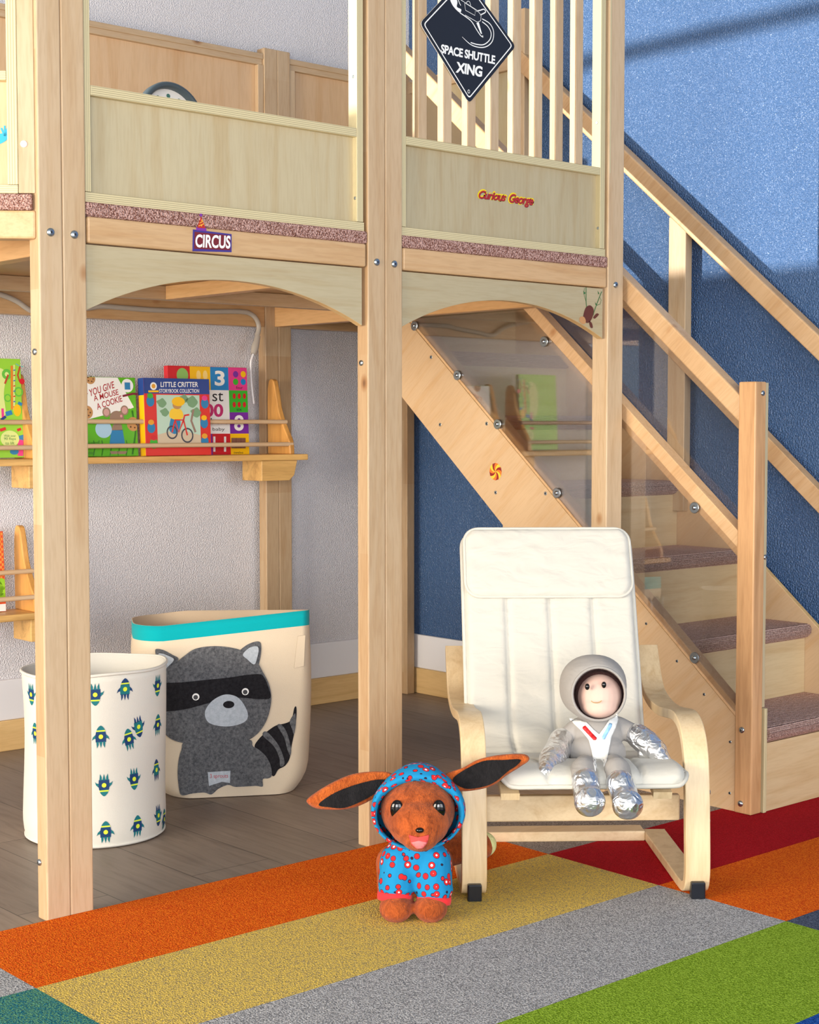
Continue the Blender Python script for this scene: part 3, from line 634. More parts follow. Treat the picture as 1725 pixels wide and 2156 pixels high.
st_(c2([(1014, 46), (1026, 56), (1033, 70), (1030, 84), (1018, 94), (1004, 94), (990, 90)]))
mb.obj('rocket_drawing', sg); mb = MB()
mb.poly(SGP, circ(*q(986, 193), 0.0035, 0.0042), 0.0021, M['white_p']); mb.poly(SGP, circ(*q(986, 193), 0.0022, 0.0028), 0.0023, M['black_p'])
mb.obj('nail_hole', sg)
# ------------------------------------------------------------------ wall shelves
def shelf(x0, x1, z, label, rods=(0.03, 0.097), ends=(True, True), blocks=None, yb=3.897, d=0.125):
    s = thing('wall_shelf', label, 'shelf', ((x0 + x1) / 2, yb, z), 'pine book shelves on the grey wall'); yf = yb - d
    bx('shelf_board', (x0, yf, z - 0.018), (x1, yb, z), M['pine'], s, 0.003)
    for e, xx in zip(ends, (x0 + 0.03, x1 - 0.06)):
        if not e: continue
        mb = MB(); pr_ = spline2([(0.0, 0.0), (0.0, 0.2), (-0.025, 0.225), (-0.04, 0.19), (-0.055, 0.13), (-0.085, 0.075), (-0.108, 0.04), (-0.113, 0.0)], 4, False)
        mb.prism(Plane((xx, yb, z), (0, 1, 0), (0, 0, 1)), pr_, 0, 0.018, M['pinez']); mb.obj('end_panel', s, 0.003)
    for k, (dz, dy) in enumerate(zip(rods, (0.105, 0.075))):
        mb = MB(); mb.tube([(x0 + 0.035, yb - dy, z + dz), (x1 - 0.045, yb - dy, z + dz)], 0.0065, M['dowel'], 12); mb.obj('rod', s)
    for a, b in blocks or []:
        mb = MB(); mb.prism(Plane((a, yf + 0.012, z - 0.0185), (1, 0, 0), (0, 0, 1)), [(0, 0), (0, -0.06), (b - a - 0.03, -0.06), (b - a - 0.012, -0.045), (b - a, 0)][::-1], -0.1, 0, M['pine']); mb.obj('support_block', s, 0.002)
    return s
SY = 3.88
shelf(2.07, 2.9, 0.812, 'pine wall shelf with two rods holding the front-facing picture books', blocks=[(2.735, 2.868)], yb=SY)
shelf(1.25, 2.052, 0.81, 'pine wall shelf with two rods, left of the front loft post', blocks=[(1.978, 2.045)], yb=SY)
shelf(1.25, 2.05, 0.402, 'low pine wall shelf peeking out below the green flap book', blocks=[(1.978, 2.04)], yb=SY, rods=(0.04, 0.107))
# ------------------------------------------------------------------ books
def book(name, px, label, cat, yfront, thick, cover, zb=0.813, back=None, tilt=0.06):
    """px = left, right, top, bottom pixels of the cover; the cover stands on the shelf leaning back"""
    pl0 = Plane((0, yfront, 0), (1, 0, 0), (0, 0, 1)); l, r_, tp, bt = px
    x0 = pl0.ab(l, (tp + bt) / 2)[0]; x1 = pl0.ab(r_, (tp + bt) / 2)[0]
    v = Vector((0, math.sin(tilt), math.cos(tilt))); o = Vector((x0, yfront, zb)); pl = Plane(o, (1, 0, 0), v)
    h = pl.ab((l + r_) / 2, tp)[1]; w = x1 - x0
    b = thing(name, label, cat, o, 'children books on the wall shelves')
    mb = MB(); mb.prism(pl, [(0, 0), (w, 0), (w, h), (0, h)], -0.0016, 0, cover); mb.prism(pl, [(0, 0), (w, 0), (w, h), (0, h)], -thick, -thick + 0.0016, cover); mb.prism(pl, [(0, 0), (0.002, 0), (0.002, h), (0, h)], -thick + 0.0016, -0.0016, back or cover); mb.obj('cover', b, 0.0006)
    mb = MB(); mb.prism(pl, [(0.0022, 0.003), (w - 0.003, 0.003), (w - 0.003, h - 0.003), (0.0022, h - 0.003)], -thick + 0.0017, -0.0017, M['white_p']); mb.obj('pages', b)
    return b, pl, w, h
# mouse book
grn = col('book_green', 92, 178, 30, 0.25); dgr = col('book_dark_green', 40, 110, 20, 0.3); ckc = col('cookie_tan', 190, 142, 90); chip = col('chip_brown', 84, 48, 32); mg = col('mouse_grey_brown', 150, 124, 104); den = col('denim_blue', 44, 128, 180); redt = col('title_red', 170, 36, 44)
b, pl, w, h = book('picture_book', (158, 291, 794, 960), 'green picture book with red handwritten title on a white flag and cookies', 'book', 3.81, 0.014, grn, tilt=0.07)
q = pl.ab; mb = MB()
mb.poly(pl, [(0.001, h * 0.42), (0.001, h - 0.001), (w * 0.72, h - 0.001), (w * 0.96, h * 0.62)], 0.0003, M['white_p'])
mb.poly(pl, [(w * .72, h - .001), (w * .96, h * .62), (w * .9, h * .6), (w * .68, h * .9)], 0.00035, M['white_p'])
for txt, qd in (('F YOU GIVE', (q(181, 838), q(241, 817), q(179, 823))), ('A MOUSE', (q(198, 845), q(250, 831), q(196, 833))), ('A COOKIE', (q(205, 863), q(258, 845), q(202, 850)))): put_text(mb, pl, txt, qd, 0.0005, redt, bold=0.012)
for cx, cy, r_ in ((183, 868, 13), (190, 797, 11), (280, 893, 14)):
    u, v = q(cx, cy); rr = r_ * 0.00142
    pts = [(max(0.001, min(w - .001, a)), max(0.001, min(h - .001, b_))) for a, b_ in circ(u, v, rr, n=22)]; mb.poly(pl, pts, 0.0005, ckc)
    for k in range(5): a = k * 1.3; mb.poly(pl, [(max(0.001, x), y) for x, y in circ(u + rr * .55 * math.cos(a), v + rr * .55 * math.sin(a) * .9 - .001, rr * .13, n=8)], 0.0007, chip)
u, v = q(246, 880); mb.poly(pl, circ(u, v, 0.023, 0.02), 0.0006, mg)
for cx, cy in ((224, 868), (262, 864)): mb.poly(pl, circ(*q(cx, cy), 0.013, 0.014, 14), 0.00055, mg); mb.poly(pl, circ(*q(cx, cy), 0.009, 0.01, 14), 0.0007, col('ear_pink', 206, 160, 154))
mb.poly(pl, circ(*q(255, 876), 0.004, n=8), 0.0008, col('nose_pink', 226, 150, 160))
mb.poly(pl, [q(234, 905), q(258, 905), q(264, 940), q(230, 940)], 0.0006, den); mb.poly(pl, [q(238, 894), q(256, 894), q(258, 906), q(234, 906)], 0.0006, mg)
for a, c in ((231, 250), (246, 268)): mb.poly(pl, [q(a, 950), q(c, 950), q(c - 4, 956), q(a + 3, 956)], 0.0006, mg)
mb.poly(pl, spline2([(x, y) for x, y in circ(*q(218, 904), 0.026, 0.024, 12)], 3), 0.00065, col('badge_blue', 168, 204, 226))
u, v = q(268, 812); mb.poly(pl, circ(u, v, 0.019, n=22), 0.0006, M['white_p']); mb.poly(pl, [(u - .009, v - .011), (u + .009, v - .011), (u + .009, v + .009), (u - .009, v + .009)], 0.0008, den)
stroke(mb, pl, [q(258, 834), q(280, 829), q(290, 830)], 0.006, 0.0006, col('ribbon_maroon', 120, 24, 44))
put_text(mb, pl, 'Numeroff', (q(183, 938), q(210, 936), q(183, 929)), 0.0005, dgr); put_text(mb, pl, 'ond', (q(186, 957), q(198, 957), q(186, 949)), 0.0005, dgr)
for k in range(7): u = w * (0.02 + 0.13 * k); stroke(mb, pl, [(u, 0.002), (u + 0.006, h * 0.12), (u + 0.002, h * 0.2)], 0.003, 0.0004, dgr)
stroke(mb, pl, [(w * .9, .004), (w * .97, h * .3), (w * .93, h * .58)], 0.005, 0.0004, dgr)
mb.obj('cover_print', b)
# counting board book (behind)
rd_ = col('book_red', 206, 34, 44, 0.3); yl_ = col('book_yellow', 244, 190, 20, 0.3); bl_ = col('book_blue', 24, 132, 200, 0.3); pk_ = col('book_pink', 226, 62, 140, 0.3); gn_ = col('book_bright_green', 60, 176, 48, 0.3); pu_ = col('book_purple', 120, 46, 160, 0.3); mgn = col('magenta_print', 196, 40, 110)
b, pl, w, h = book('board_book', (358, 523, 772, 957), 'tall counting board book in coloured squares behind the red storybook', 'book', 3.845, 0.02, rd_, tilt=0.045)
q = pl.ab; mb = MB(); gx = [q(x, 860)[0] for x in (364, 402, 445, 483, 522)]; gz = [q(490, y)[1] for y in (774, 822, 868, 913, 957)]
def cell(c, r_, m): mb.poly(pl, [(gx[c], gz[r_ + 1]), (gx[c + 1], gz[r_ + 1]), (gx[c + 1], gz[r_]), (gx[c], gz[r_])], 0.0004, m)
for c, r_, m in ((0, 0, rd_), (1, 0, yl_), (2, 0, bl_), (3, 0, pk_), (3, 1, gn_), (3, 2, pu_), (3, 3, yl_), (2, 3, rd_), (0, 3, gn_), (1, 3, pu_)): cell(c, r_, m)
mb.poly(pl, [(gx[0], gz[3]), (gx[3], gz[3]), (gx[3], gz[1]), (gx[0], gz[1])], 0.0004, M['white_p'])
mb.poly(pl, circ(*q(384, 790), 0.02, 0.021), 0.0007, col('apple_green', 140, 190, 100))
for x in (418, 432): mb.poly(pl, circ(*q(x, 790), 0.008, 0.014), 0.0007, col('orange_fruit', 246, 214, 130))
put_text(mb, pl, '3', (q(452, 812), q(473, 813), q(452, 780)), 0.0007, M['white_p'], bold=0.03)
for (x, y), m in (((496, 788), pu_), ((512, 788), yl_), ((496, 804), gn_), ((512, 804), bl_)): mb.poly(pl, circ(*q(x, y), 0.0095, n=18), 0.0007, m)
put_text(mb, pl, 'four', (q(497, 819), q(511, 819), q(497, 813)), 0.0007, M['black_p']); put_text(mb, pl, 'six', (q(498, 865), q(509, 865), q(498, 859)), 0.0007, M['black_p']); put_text(mb, pl, 'twelve', (q(492, 955), q(512, 955), q(492, 950)), 0.0007, M['black_p'])
for x in (493, 503.5, 514.5):
    for y in (834, 852): mb.poly(pl, circ(*q(x, y), 0.0058, 0.0085, 12), 0.0007, rd_)
put_text(mb, pl, '8', (q(493, 907), q(513, 907), q(493, 874)), 0.0007, M['white_p'], bold=0.03); put_text(mb, pl, '11', (q(449, 951), q(476, 951), q(449, 919)), 0.0007, M['white_p'])
put_text(mb, pl, 'st', (q(447, 845), q(470, 845), q(447, 826)), 0.0007, M['black_p']); put_text(mb, pl, '100', (q(416, 878), q(470, 878), q(416, 850)), 0.0007, mgn, bold=0.03)
put_text(mb, pl, 'numbers', (q(404, 893), q(480, 893), q(404, 880)), 0.0007, M['black_p']); put_text(mb, pl, 'first baby', (q(420, 909), q(473, 909), q(420, 900)), 0.0007, M['black_p'])
mb.poly(pl, [q(487, 944), q(517, 944), q(517, 922), q(487, 922)], 0.0007, col('chocolate', 128, 86, 70))
for x in (497, 507): stroke(mb, pl, [q(x, 944), q(x, 922)], 0.0012, 0.0009, chip)
stroke(mb, pl, [q(487, 933), q(517, 933)], 0.0012, 0.0009, chip); mb.obj('cover_print', b)
# storybook collection
nv_ = col('book_navy', 34, 66, 140, 0.3); r2_ = col('book_scarlet', 214, 48, 42, 0.3)
b, pl, w, h = book('picture_book', (307, 445, 797, 961), 'thick red and blue storybook collection with a yellow spine', 'book', 3.79, 0.03, r2_, back=yl_, tilt=0.05)
q = pl.ab; mb = MB(); ax = lambda f_, g_: (w * f_, h * g_)
mb.poly(pl, [ax(0, .8), ax(1, .8), ax(1, 1), ax(0, 1)], 0.0004, nv_)
put_text(mb, pl, 'LITTLE CRITTER', (q(338, 815), q(417, 815), q(338, 804)), 0.0007, M['white_p'], bold=0.015); put_text(mb, pl, 'STORYBOOK COLLECTION', (q(335, 827), q(419, 827), q(335, 819)), 0.0007, M['white_p'], bold=0.012)
mb.poly(pl, circ(*q(323, 813), 0.011, n=20), 0.0007, M['white_p']); mb.poly(pl, circ(*q(323, 813), 0.0065, n=16), 0.0009, gold); mb.poly(pl, [q(312, 822), q(334, 822), q(334, 826), q(312, 826)], 0.0008, yl_)
mb.poly(pl, [ax(.18, .15), ax(.84, .15), ax(.84, .785), ax(.18, .785)], 0.0005, col('scene_mint', 186, 214, 196))
mb.poly(pl, [ax(.18, .15), ax(.84, .15), ax(.84, .26), ax(.5, .34), ax(.18, .27)], 0.0006, col('scene_sand', 206, 190, 164))
tree = col('scene_leaf', 120, 160, 122); bark = col('scene_bark', 150, 124, 110)
for fx, fz, r_ in ((.26, .68, .055), (.3, .56, .05), (.72, .7, .07), (.78, .56, .06), (.6, .74, .05)): mb.poly(pl, spline2([(w * fx + w * r_ * 1.3 * math.cos(a) * (1 + .2 * math.sin(5 * a)), h * fz + h * r_ * math.sin(a) * (1 + .2 * math.cos(4 * a))) for a in [k * .7 for k in range(9)]], 3), 0.00065, tree)
stroke(mb, pl, [ax(.76, .3), ax(.7, .45), ax(.74, .6)], 0.007, 0.0007, bark)
for fx, fz, R_ in ((.4, .3, .075), (.63, .26, .085)):     # bicycle
    ring = circ(w * fx, h * fz, w * R_, h * R_ * 1.05, 20); stroke(mb, pl, ring + [ring[0]], 0.0045, 0.001, col('tyre_grey', 70, 74, 84))
for pts in (((.4, .3), (.45, .46), (.58, .46), (.63, .26)), ((.45, .46), (.5, .3), (.58, .46)), ((.58, .46), (.6, .52), (.67, .53))): stroke(mb, pl, [ax(*p) for p in pts], 0.005, 0.0011, r2_)
mb.poly(pl, spline2([ax(.36, .33), ax(.4, .5), ax(.5, .52), ax(.53, .4), ax(.46, .28)], 4), 0.0009, den)      # plain rider shape
mb.poly(pl, spline2([ax(.37, .5), ax(.4, .6), ax(.54, .6), ax(.58, .5), ax(.48, .46)], 4), 0.00095, col('sun_print', 244, 202, 60)); mb.poly(pl, circ(w * .49, h * .655, w * .07, h * .055), 0.001, ckc); mb.poly(pl, circ(w * .51, h * .7, w * .1, h * .06), 0.0011, yl_)
for fx, fz, m1, m2 in ((.09, .7, den, gn_), (.09, .36, den, gold), (.92, .68, den, pk_), (.9, .42, den, yl_), (.9, .18, den, gold), (.12, .16, gn_, rd_)):
    mb.poly(pl, circ(w * fx, h * fz, w * .06, h * .07, 12), 0.0007, m1); mb.poly(pl, circ(w * fx, h * (fz + .07), w * .045, h * .035, 12), 0.0008, m2)
mb.obj('cover_print', b)
mb = MB(); spn = Plane(pl.p(0, 0, -0.03), pl.n, pl.v); spn.n = Vector((-1, 0, 0))
mb.poly(spn, [(0, h * .78), (0.03, h * .78), (0.03, h), (0, h)], 0.0003, nv_)
mb.obj('spine_print', b)
# flap book, left
lime_b = col('book_lime', 150, 208, 60, 0.3); pale_l = col('book_pale_lime', 214, 226, 140, 0.4); org = col('book_orange', 222, 130, 36)
b, pl, w, h = book('picture_book', (-90, 49, 754, 960), 'tall lime green lift-the-flap book with drawn machinery', 'book', 3.82, 0.014, lime_b, tilt=0.05)
q = pl.ab; mb = MB()
mb.poly(pl, [q(*p) for p in spline2([(0, 775), (12, 790), (8, 830), (12, 870), (0, 880), (-20, 850), (-20, 790)], 4)], 0.0004, pale_l)
mb.poly(pl, circ(*q(14, 788), 0.014, n=18), 0.0005, col('gear_green', 96, 186, 60)); mb.poly(pl, circ(*q(14, 788), 0.006, n=12), 0.0006, pale_l)
stroke(mb, pl, [q(24.5, 770), q(25, 862)], 0.0065, 0.0006, org); stroke(mb, pl, [q(29.5, 768), q(29.5, 866)], 0.005, 0.0005, pale_l)
for k in range(8): stroke(mb, pl, [q(28, 780 + k * 11), q(32, 779 + k * 11)], 0.003, 0.0007, [col('robot_blue', 70, 110, 180), rd_][k % 2])
stroke(mb, pl, [q(42, 771), q(37, 790), q(41, 803), q(44, 802)], 0.0045, 0.0007, col('arm_rust', 186, 66, 36)); stroke(mb, pl, [q(33, 766), q(41, 771), q(49, 772)], 0.0025, 0.0006, col('pipe_teal', 110, 190, 180))
mb.poly(pl, circ(*q(46, 803), 0.008, n=12), 0.0008, rd_); stroke(mb, pl, [q(17, 789), q(10, 808)], 0.005, 0.0007, col('arm_rust', 186, 66, 36))
ring = circ(*q(39, 825), 0.011, n=18); stroke(mb, pl, ring + [ring[0]], 0.004, 0.0006, col('gear_green', 96, 186, 60)); ring = circ(*q(16, 838), 0.009, n=18); stroke(mb, pl, ring + [ring[0]], 0.003, 0.0006, col('gear_green', 96, 186, 60))
mb.poly(pl, circ(*q(36, 864), 0.011, 0.016, 18), 0.0008, yl_); stroke(mb, pl, [q(5, 860), q(6, 880)], 0.007, 0.0007, pk_); stroke(mb, pl, [q(2, 884), q(12, 877)], 0.007, 0.0007, col('toy_navy', 40, 60, 130))
stroke(mb, pl, [q(12, 872), q(25, 868)], 0.012, 0.0007, den); stroke(mb, pl, [q(38, 848), q(46, 852)], 0.008, 0.0007, den)
stroke(mb, pl, [q(0, 906), q(12, 902)], 0.008, 0.0007, r2_); stroke(mb, pl, [q(36, 906), q(44, 903)], 0.007, 0.0007, rd_)
mb.poly(pl, [q(37, 920), q(49, 920), q(49, 960), q(37, 960)], 0.0006, pk_); mb.poly(pl, [q(39, 918), q(49, 915), q(49, 927), q(39, 925)], 0.0007, den); mb.poly(pl, circ(*q(30, 951), 0.013, 0.008, 14), 0.0007, den)
mb.poly(pl, circ(*q(20.5, 924), 0.027, 0.022, 24), 0.0009, pale_l); dgt = col('text_green', 70, 130, 50)
for txt, qd in (('With over', (q(8, 920), q(33, 920), q(8, 915))), ('90 flaps', (q(8, 928), q(33, 928), q(8, 921))), ('to lift', (q(11, 936), q(30, 936), q(11, 930)))): put_text(mb, pl, txt, qd, 0.0011, dgt)
mb.obj('cover_print', b)
# leaning orange book below
b, pl, w, h = book('picture_book', (-70, 12, 1120, 1282), 'orange chequered book with a lime green figure leaning on the low shelf', 'book', 3.83, 0.03, col('book_vermilion', 226, 84, 36, 0.35), zb=0.4035, tilt=0.06)
q = pl.ab; mb = MB(); ck = col('cheque_orange', 240, 150, 60)
for i in range(22):
    for j in range(12):
        if (i + j) % 2 == 0:
            a, c_ = w - 0.002 - j * 0.0055, h - 0.004 - i * 0.0068
            if c_ - 0.0068 > 0.06: mb.poly(pl, [(a - 0.0055, c_ - 0.0068), (a, c_ - 0.0068), (a, c_), (a - 0.0055, c_)], 0.0004, ck)
lg = col('figure_lime', 150, 206, 40); 
for cx, cy, rx, rz in ((2, 1230, .018, .016), (6, 1246, .014, .014), (8, 1258, .012, .012), (-8, 1240, .02, .024)): mb.poly(pl, [(min(x, w - .001), y) for x, y in circ(*q(cx, cy), rx, rz, 16)], 0.0008, lg)
mb.poly(pl, [(0.001, .001), (w - .001, .001), (w - .001, .02), (.001, .02)], 0.0006, M['white_p']); mb.obj('cover_print', b)
# ------------------------------------------------------------------ rope light
rl = thing('rope_light', 'clear tube rope light running along the back beam and down the rear post', 'rope light', (2.6, 3.88, 1.2))
BB = Plane((0, 3.892, 0), (1, 0, 0), (0, 0, 1))
pts = [BB.hit(*p) for p in ((-60, 606), (0, 620), (35, 634), (70, 655), (120, 652), (182, 649), (215, 645), (260, 648), (330, 653), (430, 656), (505, 656), (530, 662), (542, 676), (545, 692), (541, 708))]
mb = MB(); mb.tube(spline(pts, 6), 0.0075, M['tube'], 10); mb.obj('tube', rl)
mb = MB(); pts = [Vector((p.x, 3.888 - 0.004 * i, p.z)) for i, p in enumerate([BB.hit(*p) for p in ((541, 708), (537, 720), (532, 732), (527, 746))])]; mb.tube(pts, [0.0085, 0.010, 0.012, 0.008], M['tube'], 12); mb.obj('connector', rl)
mb = MB(); pts = [Vector((p.x, 3.876, p.z)) for p in [BB.hit(*p) for p in ((527, 746), (522, 762), (522, 785), (524, 815), (528, 850))]]; mb.tube(spline(pts, 5), 0.0035, M['white'], 8); mb.obj('cord', rl)
rl = thing('rope_light', 'short clear rope light under the left wing of the loft', 'rope light', (1.5, 3.2, 1.2))
mb = MB(); JP = Plane((0, 2.9, 0), (1, 0, 0), (0, 0, 1)); mb.tube(spline([JP.hit(*p) for p in ((-60, 508), (0, 517), (30, 524), (58, 528), (110, 530))], 6), 0.006, M['tube'], 10); mb.obj('tube', rl)
# ------------------------------------------------------------------ clock behind the panel
ck_ = thing('wall_clock', 'round grey-rimmed clock leaning behind the loft front panel', 'clock', (2.3, 3.58, 1.303))
cp = Plane((2.314, 3.6, 1.71), (1, 0, 0.0), (0, 0.1, 1)); 
mb = MB()
ring = lambda r_, d_: [cp.p(r_ * math.cos(2 * math.pi * k / 48), r_ * math.sin(2 * math.pi * k / 48), d_) for k in range(48)]
mb.grid([ring(0.1, 0), ring(0.1, 0.02), ring(0.092, 0.028), ring(0.084, 0.022), ring(0.084, 0.004)], col('rim_slate', 70, 84, 92, 0.35), closed_u=True); mb.obj('rim', ck_)
mb = MB(); mb.poly(cp, circ(0, 0, 0.0845, n=40), 0.005, M['white_p'])
for k in range(12): a = math.pi / 6 * k; mb.poly(cp, circ(0.066 * math.cos(a), 0.066 * math.sin(a), 0.006, n=10), 0.006, col('dial_green', 70, 120, 110))
mb.obj('dial', ck_); bx('foot', (2.28, 3.59, 1.3035), (2.35, 3.62, 1.63), col('rim_slate', 70, 84, 92, 0.35), ck_)
# ------------------------------------------------------------------ rocket bin
rb = thing('storage_bin', 'round cream canvas bin printed with blue and green rockets behind the front loft post', 'storage bin', (1.762, 3.008, 0))
RC, RR = Vector((1.7415, 3.030, 0)), 0.157
def rbin(a, z, off=0.0):
    """point of the bin skin: a = angle from straight towards the camera, positive to the right"""
    r_ = RR * (1 - 0.05 * (1 - min(z / 0.05, 1)) ** 2) + 0.0035 * math.sin(3 * a + 9 * z) * math.sin(7 * z) - 0.004 * math.sin(math.pi * z / 0.38) + off
    return RC + (CR * math.sin(a) - FH * math.cos(a)) * r_ + UZ * z
RZT = 0.372
def rtop(a): return RZT + 0.006 * math.sin(a - 0.3) + 0.002 * math.sin(4 * a)
NA = 64
rows = []
for k in range(22):
    f_ = k / 21; rows.append([rbin(2 * math.pi * j / NA, 0.002 + (rtop(2 * math.pi * j / NA) - 0.002) * f_) for j in range(NA)])
inner = [[rbin(2 * math.pi * j / NA, rtop(2 * math.pi * j / NA) * f_, -0.006) for j in range(NA)] for f_ in (1.0, 0.85, 0.6, 0.35, 0.1, 0.03)]
mb = MB(); mb.grid(rows + inner, M['cream_f'], closed_u=True, caps=True)
def rocket(px, py, kind, rot=0.0, sc=1.0):
    """printed rocket centred under a photo point on the near skin"""
    lat, dep = RC.dot(CR), RC.dot(FH); a = min((k * 0.005 - 1.5 for k in range(601)), key=lambda k: abs(W / 2 + FPX * (lat + RR * math.sin(k)) / (dep - RR * math.cos(k)) - px))
    zc = EYE - (py - 895) * (dep - RR * math.cos(a)) / FPX
    bod, fin = (M['tealp'], M['navy']) if kind == 't' else (M['navy'], M['tealp'])
    h = 0.0245 * sc
    def P_(u, v, off): 
        c, s_ = math.cos(rot), math.sin(rot); return rbin(a + (u * c - v * s_) * h / RR, max(0.003, zc + (u * s_ + v * c) * h), off)
    def shp(pts, m, off): mb.face([P_(u, v, off) for u, v in pts], m)
    shp([(-.45, -.46), (.45, -.46), (.48, .1), (.42, .42), (-.42, .42), (-.48, .1)], bod, 0.0006)
    shp(spline2([(-.4, .42), (-.33, .68), (-.15, .9), (0, .98), (.15, .9), (.33, .68), (.4, .42)], 3, False), fin, 0.0006)
    shp([(-.4, .46), (.4, .46), (.37, .58), (-.37, .58)], M['lime'], 0.0009)
    shp(circ(0, .02, .2, n=14), M['lime'], 0.0009)
    for s_ in (-1, 1): 
        pts = [(s_ * .47, .2), (s_ * .68, .0), (s_ * .78, -.3), (s_ * .62, -.16), (s_ * .47, -.14)]; shp(pts if s_ < 0 else pts[::-1], fin, 0.0006)
        pts = [(s_ * .4, -.42), (s_ * .34, -.98), (s_ * .2, -.7), (s_ * .18, -.42)]; shp(pts, fin, 0.0006)
    shp([(-.14, -.42), (.14, -.42), (.0, -.98)], fin, 0.0006)
PI = math.pi
for px, py, kd, rt in ((260, 1456, 't', 0), (328, 1447, 'n', PI), (195, 1467, 'n', PI), (206, 1558, 'n', 0), (269, 1564, 'n', -.14 + .3), (291, 1536, 't', PI + .2), (331, 1532, 'n', 0), (212, 1661, 'n', PI), (279, 1648, 'n', PI), (329, 1629, 't', 0), (214, 1763, 'n', 0), (283, 1750, 'n', 0), (329, 1726, 't', PI), (344, 1735, 'n', 0), (59, 1466, 'n', PI), (64, 1551, 'n', 0), (120, 1450, 't', 0), (130, 1560, 'n', PI)):
    rocket(px, py, kd, rt)
body = mb.obj('body', rb, recalc=False)
mb = MB(); mb.tube([rbin(2 * math.pi * j / NA, rtop(2 * math.pi * j / NA) - 0.001, 0.0) for j in range(NA + 1)], 0.0035, M['cream_f'], 8); mb.obj('rim_hem', rb)
mb = MB(); mb.tube([rbin(2 * math.pi * j / NA, 0.006, 0.0) for j in range(NA + 1)], 0.003, M['cream_f'], 8); mb.obj('base_piping', rb)

# ------------------------------------------------------------------ raccoon bin
cb = thing('storage_bin', 'beige canvas bin with a teal band and a grey felt raccoon', 'storage bin', (2.2, 3.2, 0))
ang = math.radians(-30); BD = Vector((math.cos(ang), math.sin(ang), 0)); BO = Vector((2.16, 3.09, 0)); BPL = Plane(BO, BD, (0, 0, 1)); BN = BPL.n
BU0, BU1, BDEP = -0.238, 0.187, 0.31
def bsec(z, off=0.0):
    """rounded-rectangle section of the bin at height z: list of (u, w) with w = depth behind the front plane"""
    k = max(0.0, 1 - z / 0.07); u0, u1 = BU0 + 0.075 * k * k + 0.004 * math.sin(14 * z) + .0, BU1 - 0.03 * k * k + 0.006 * math.sin(9 * z - .6); w1 = BDEP - 0.02 * k
    u0 -= off; u1 += off; w0 = -off; w1 += off; pts = []
    top = min(1, z / 0.42)
    for (cx, cy, rx, ry, a0) in ((u1, w0, 0.05 * (1.2 - top * .75), 0.07 * (1.2 - top * .6), -PI / 2), (u1, w1, 0.12, 0.12, 0), (u0, w1, 0.12, 0.12, PI / 2), (u0, w0, 0.07, 0.1, PI)):
        sx = -1 if cx == u1 else 1; sy = 1 if cy == w0 else -1
        for i in range(9): a = a0 + PI / 2 * i / 8; pts.append((cx + sx * rx + rx * math.cos(a), cy + sy * ry + ry * math.sin(a)))
    # fill the straight runs
    out = []
    for i, p in enumerate(pts):
        q_ = pts[(i + 1) % len(pts)]; out.append(p)
        if i % 9 == 8:
            for t_ in range(1, 8): out.append((p[0] + (q_[0] - p[0]) * t_ / 8, p[1] + (q_[1] - p[1]) * t_ / 8))
    return out
def bw(u, w, z): return BO + BD * u - BN * w + UZ * z
def btop(u, w): return 0.421 + 0.03 * max(0, (u + 0.17) / 0.35) - 0.012 * (1 - abs(2 * w / BDEP - 1)) * 0 + 0.0 * w - 0.035 * (w / BDEP) + 0.028 * (w / BDEP) * (1 - max(0, (u + .1) / .28))
ZS = [0.002, 0.01, 0.025, 0.045, 0.07, 0.1, 0.15, 0.2, 0.25, 0.3, 0.345]
def brow(f_, off=0.0, zz=None):
    sec = bsec(zz if zz is not None else 0.42, off); return [bw(u, w, (zz if zz is not None else btop(u, w) - f_)) for u, w in sec]
mb = MB()
mb.grid([brow(0, 0, z) for z in ZS] + [brow(0.037)], M['canvas'], closed_u=True)
mb.grid([brow(0.037), brow(0.02), brow(0.0)], M['teal'], closed_u=True)
mb.grid([brow(0.0), brow(0.0, -0.003), brow(0.04, -0.004), brow(0.15, -0.004), brow(0.3, -0.006)], M['canvas_in'], closed_u=True, caps=False)
mb.face(brow(0, -0.004, 0.004), M['canvas_in'])
bmesh.ops.remove_doubles(mb.bm, verts=mb.bm.verts[:], dist=0.0001)
mb.obj('body', cb, recalc=False)
q = BPL.ab; RP = BPL
def felt_piece(name, pts, off, m, smooth=5, sp=True, parent=cb):
    mb = MB(); P_ = [q(*p) for p in pts]; P_ = spline2(P_, smooth) if sp else P_
    mb.prism(RP, P_, off, off + 0.0016, m); o = mb.obj(name, parent); return o
head = [(325, 1399), (327, 1437), (330, 1470), (333, 1500), (341, 1535), (362, 1556), (395, 1565), (440, 1569), (490, 1565), (525, 1556), (548, 1537), (564, 1508), (571, 1470), (566, 1440), (552, 1412), (537, 1388), (510, 1370), (480, 1362), (445, 1360), (410, 1366), (386, 1382), (366, 1398), (345, 1398)]
felt_piece('felt_ear', [(327, 1372), (331, 1366), (345, 1369), (362, 1378), (376, 1387), (366, 1402), (345, 1416), (333, 1405)], 0.0006, M['felt_g'])
felt_piece('felt_ear', [(502, 1377), (515, 1361), (533, 1352), (546, 1351), (550, 1362), (548, 1385), (540, 1408), (520, 1400)], 0.0006, M['felt_g'])
felt_piece('felt_body', [(392, 1560), (382, 1578), (376, 1600), (374, 1630), (377, 1660), (383, 1674), (405, 1670), (430, 1668), (445, 1672), (460, 1660), (480, 1652), (495, 1656), (520, 1655), (540, 1654), (553, 1655), (553, 1640), (565, 1638), (572, 1632), (570, 1612), (560, 1592), (545, 1578), (532, 1570), (524, 1556), (460, 1550)], 0.0022, M['felt_g'], 4)
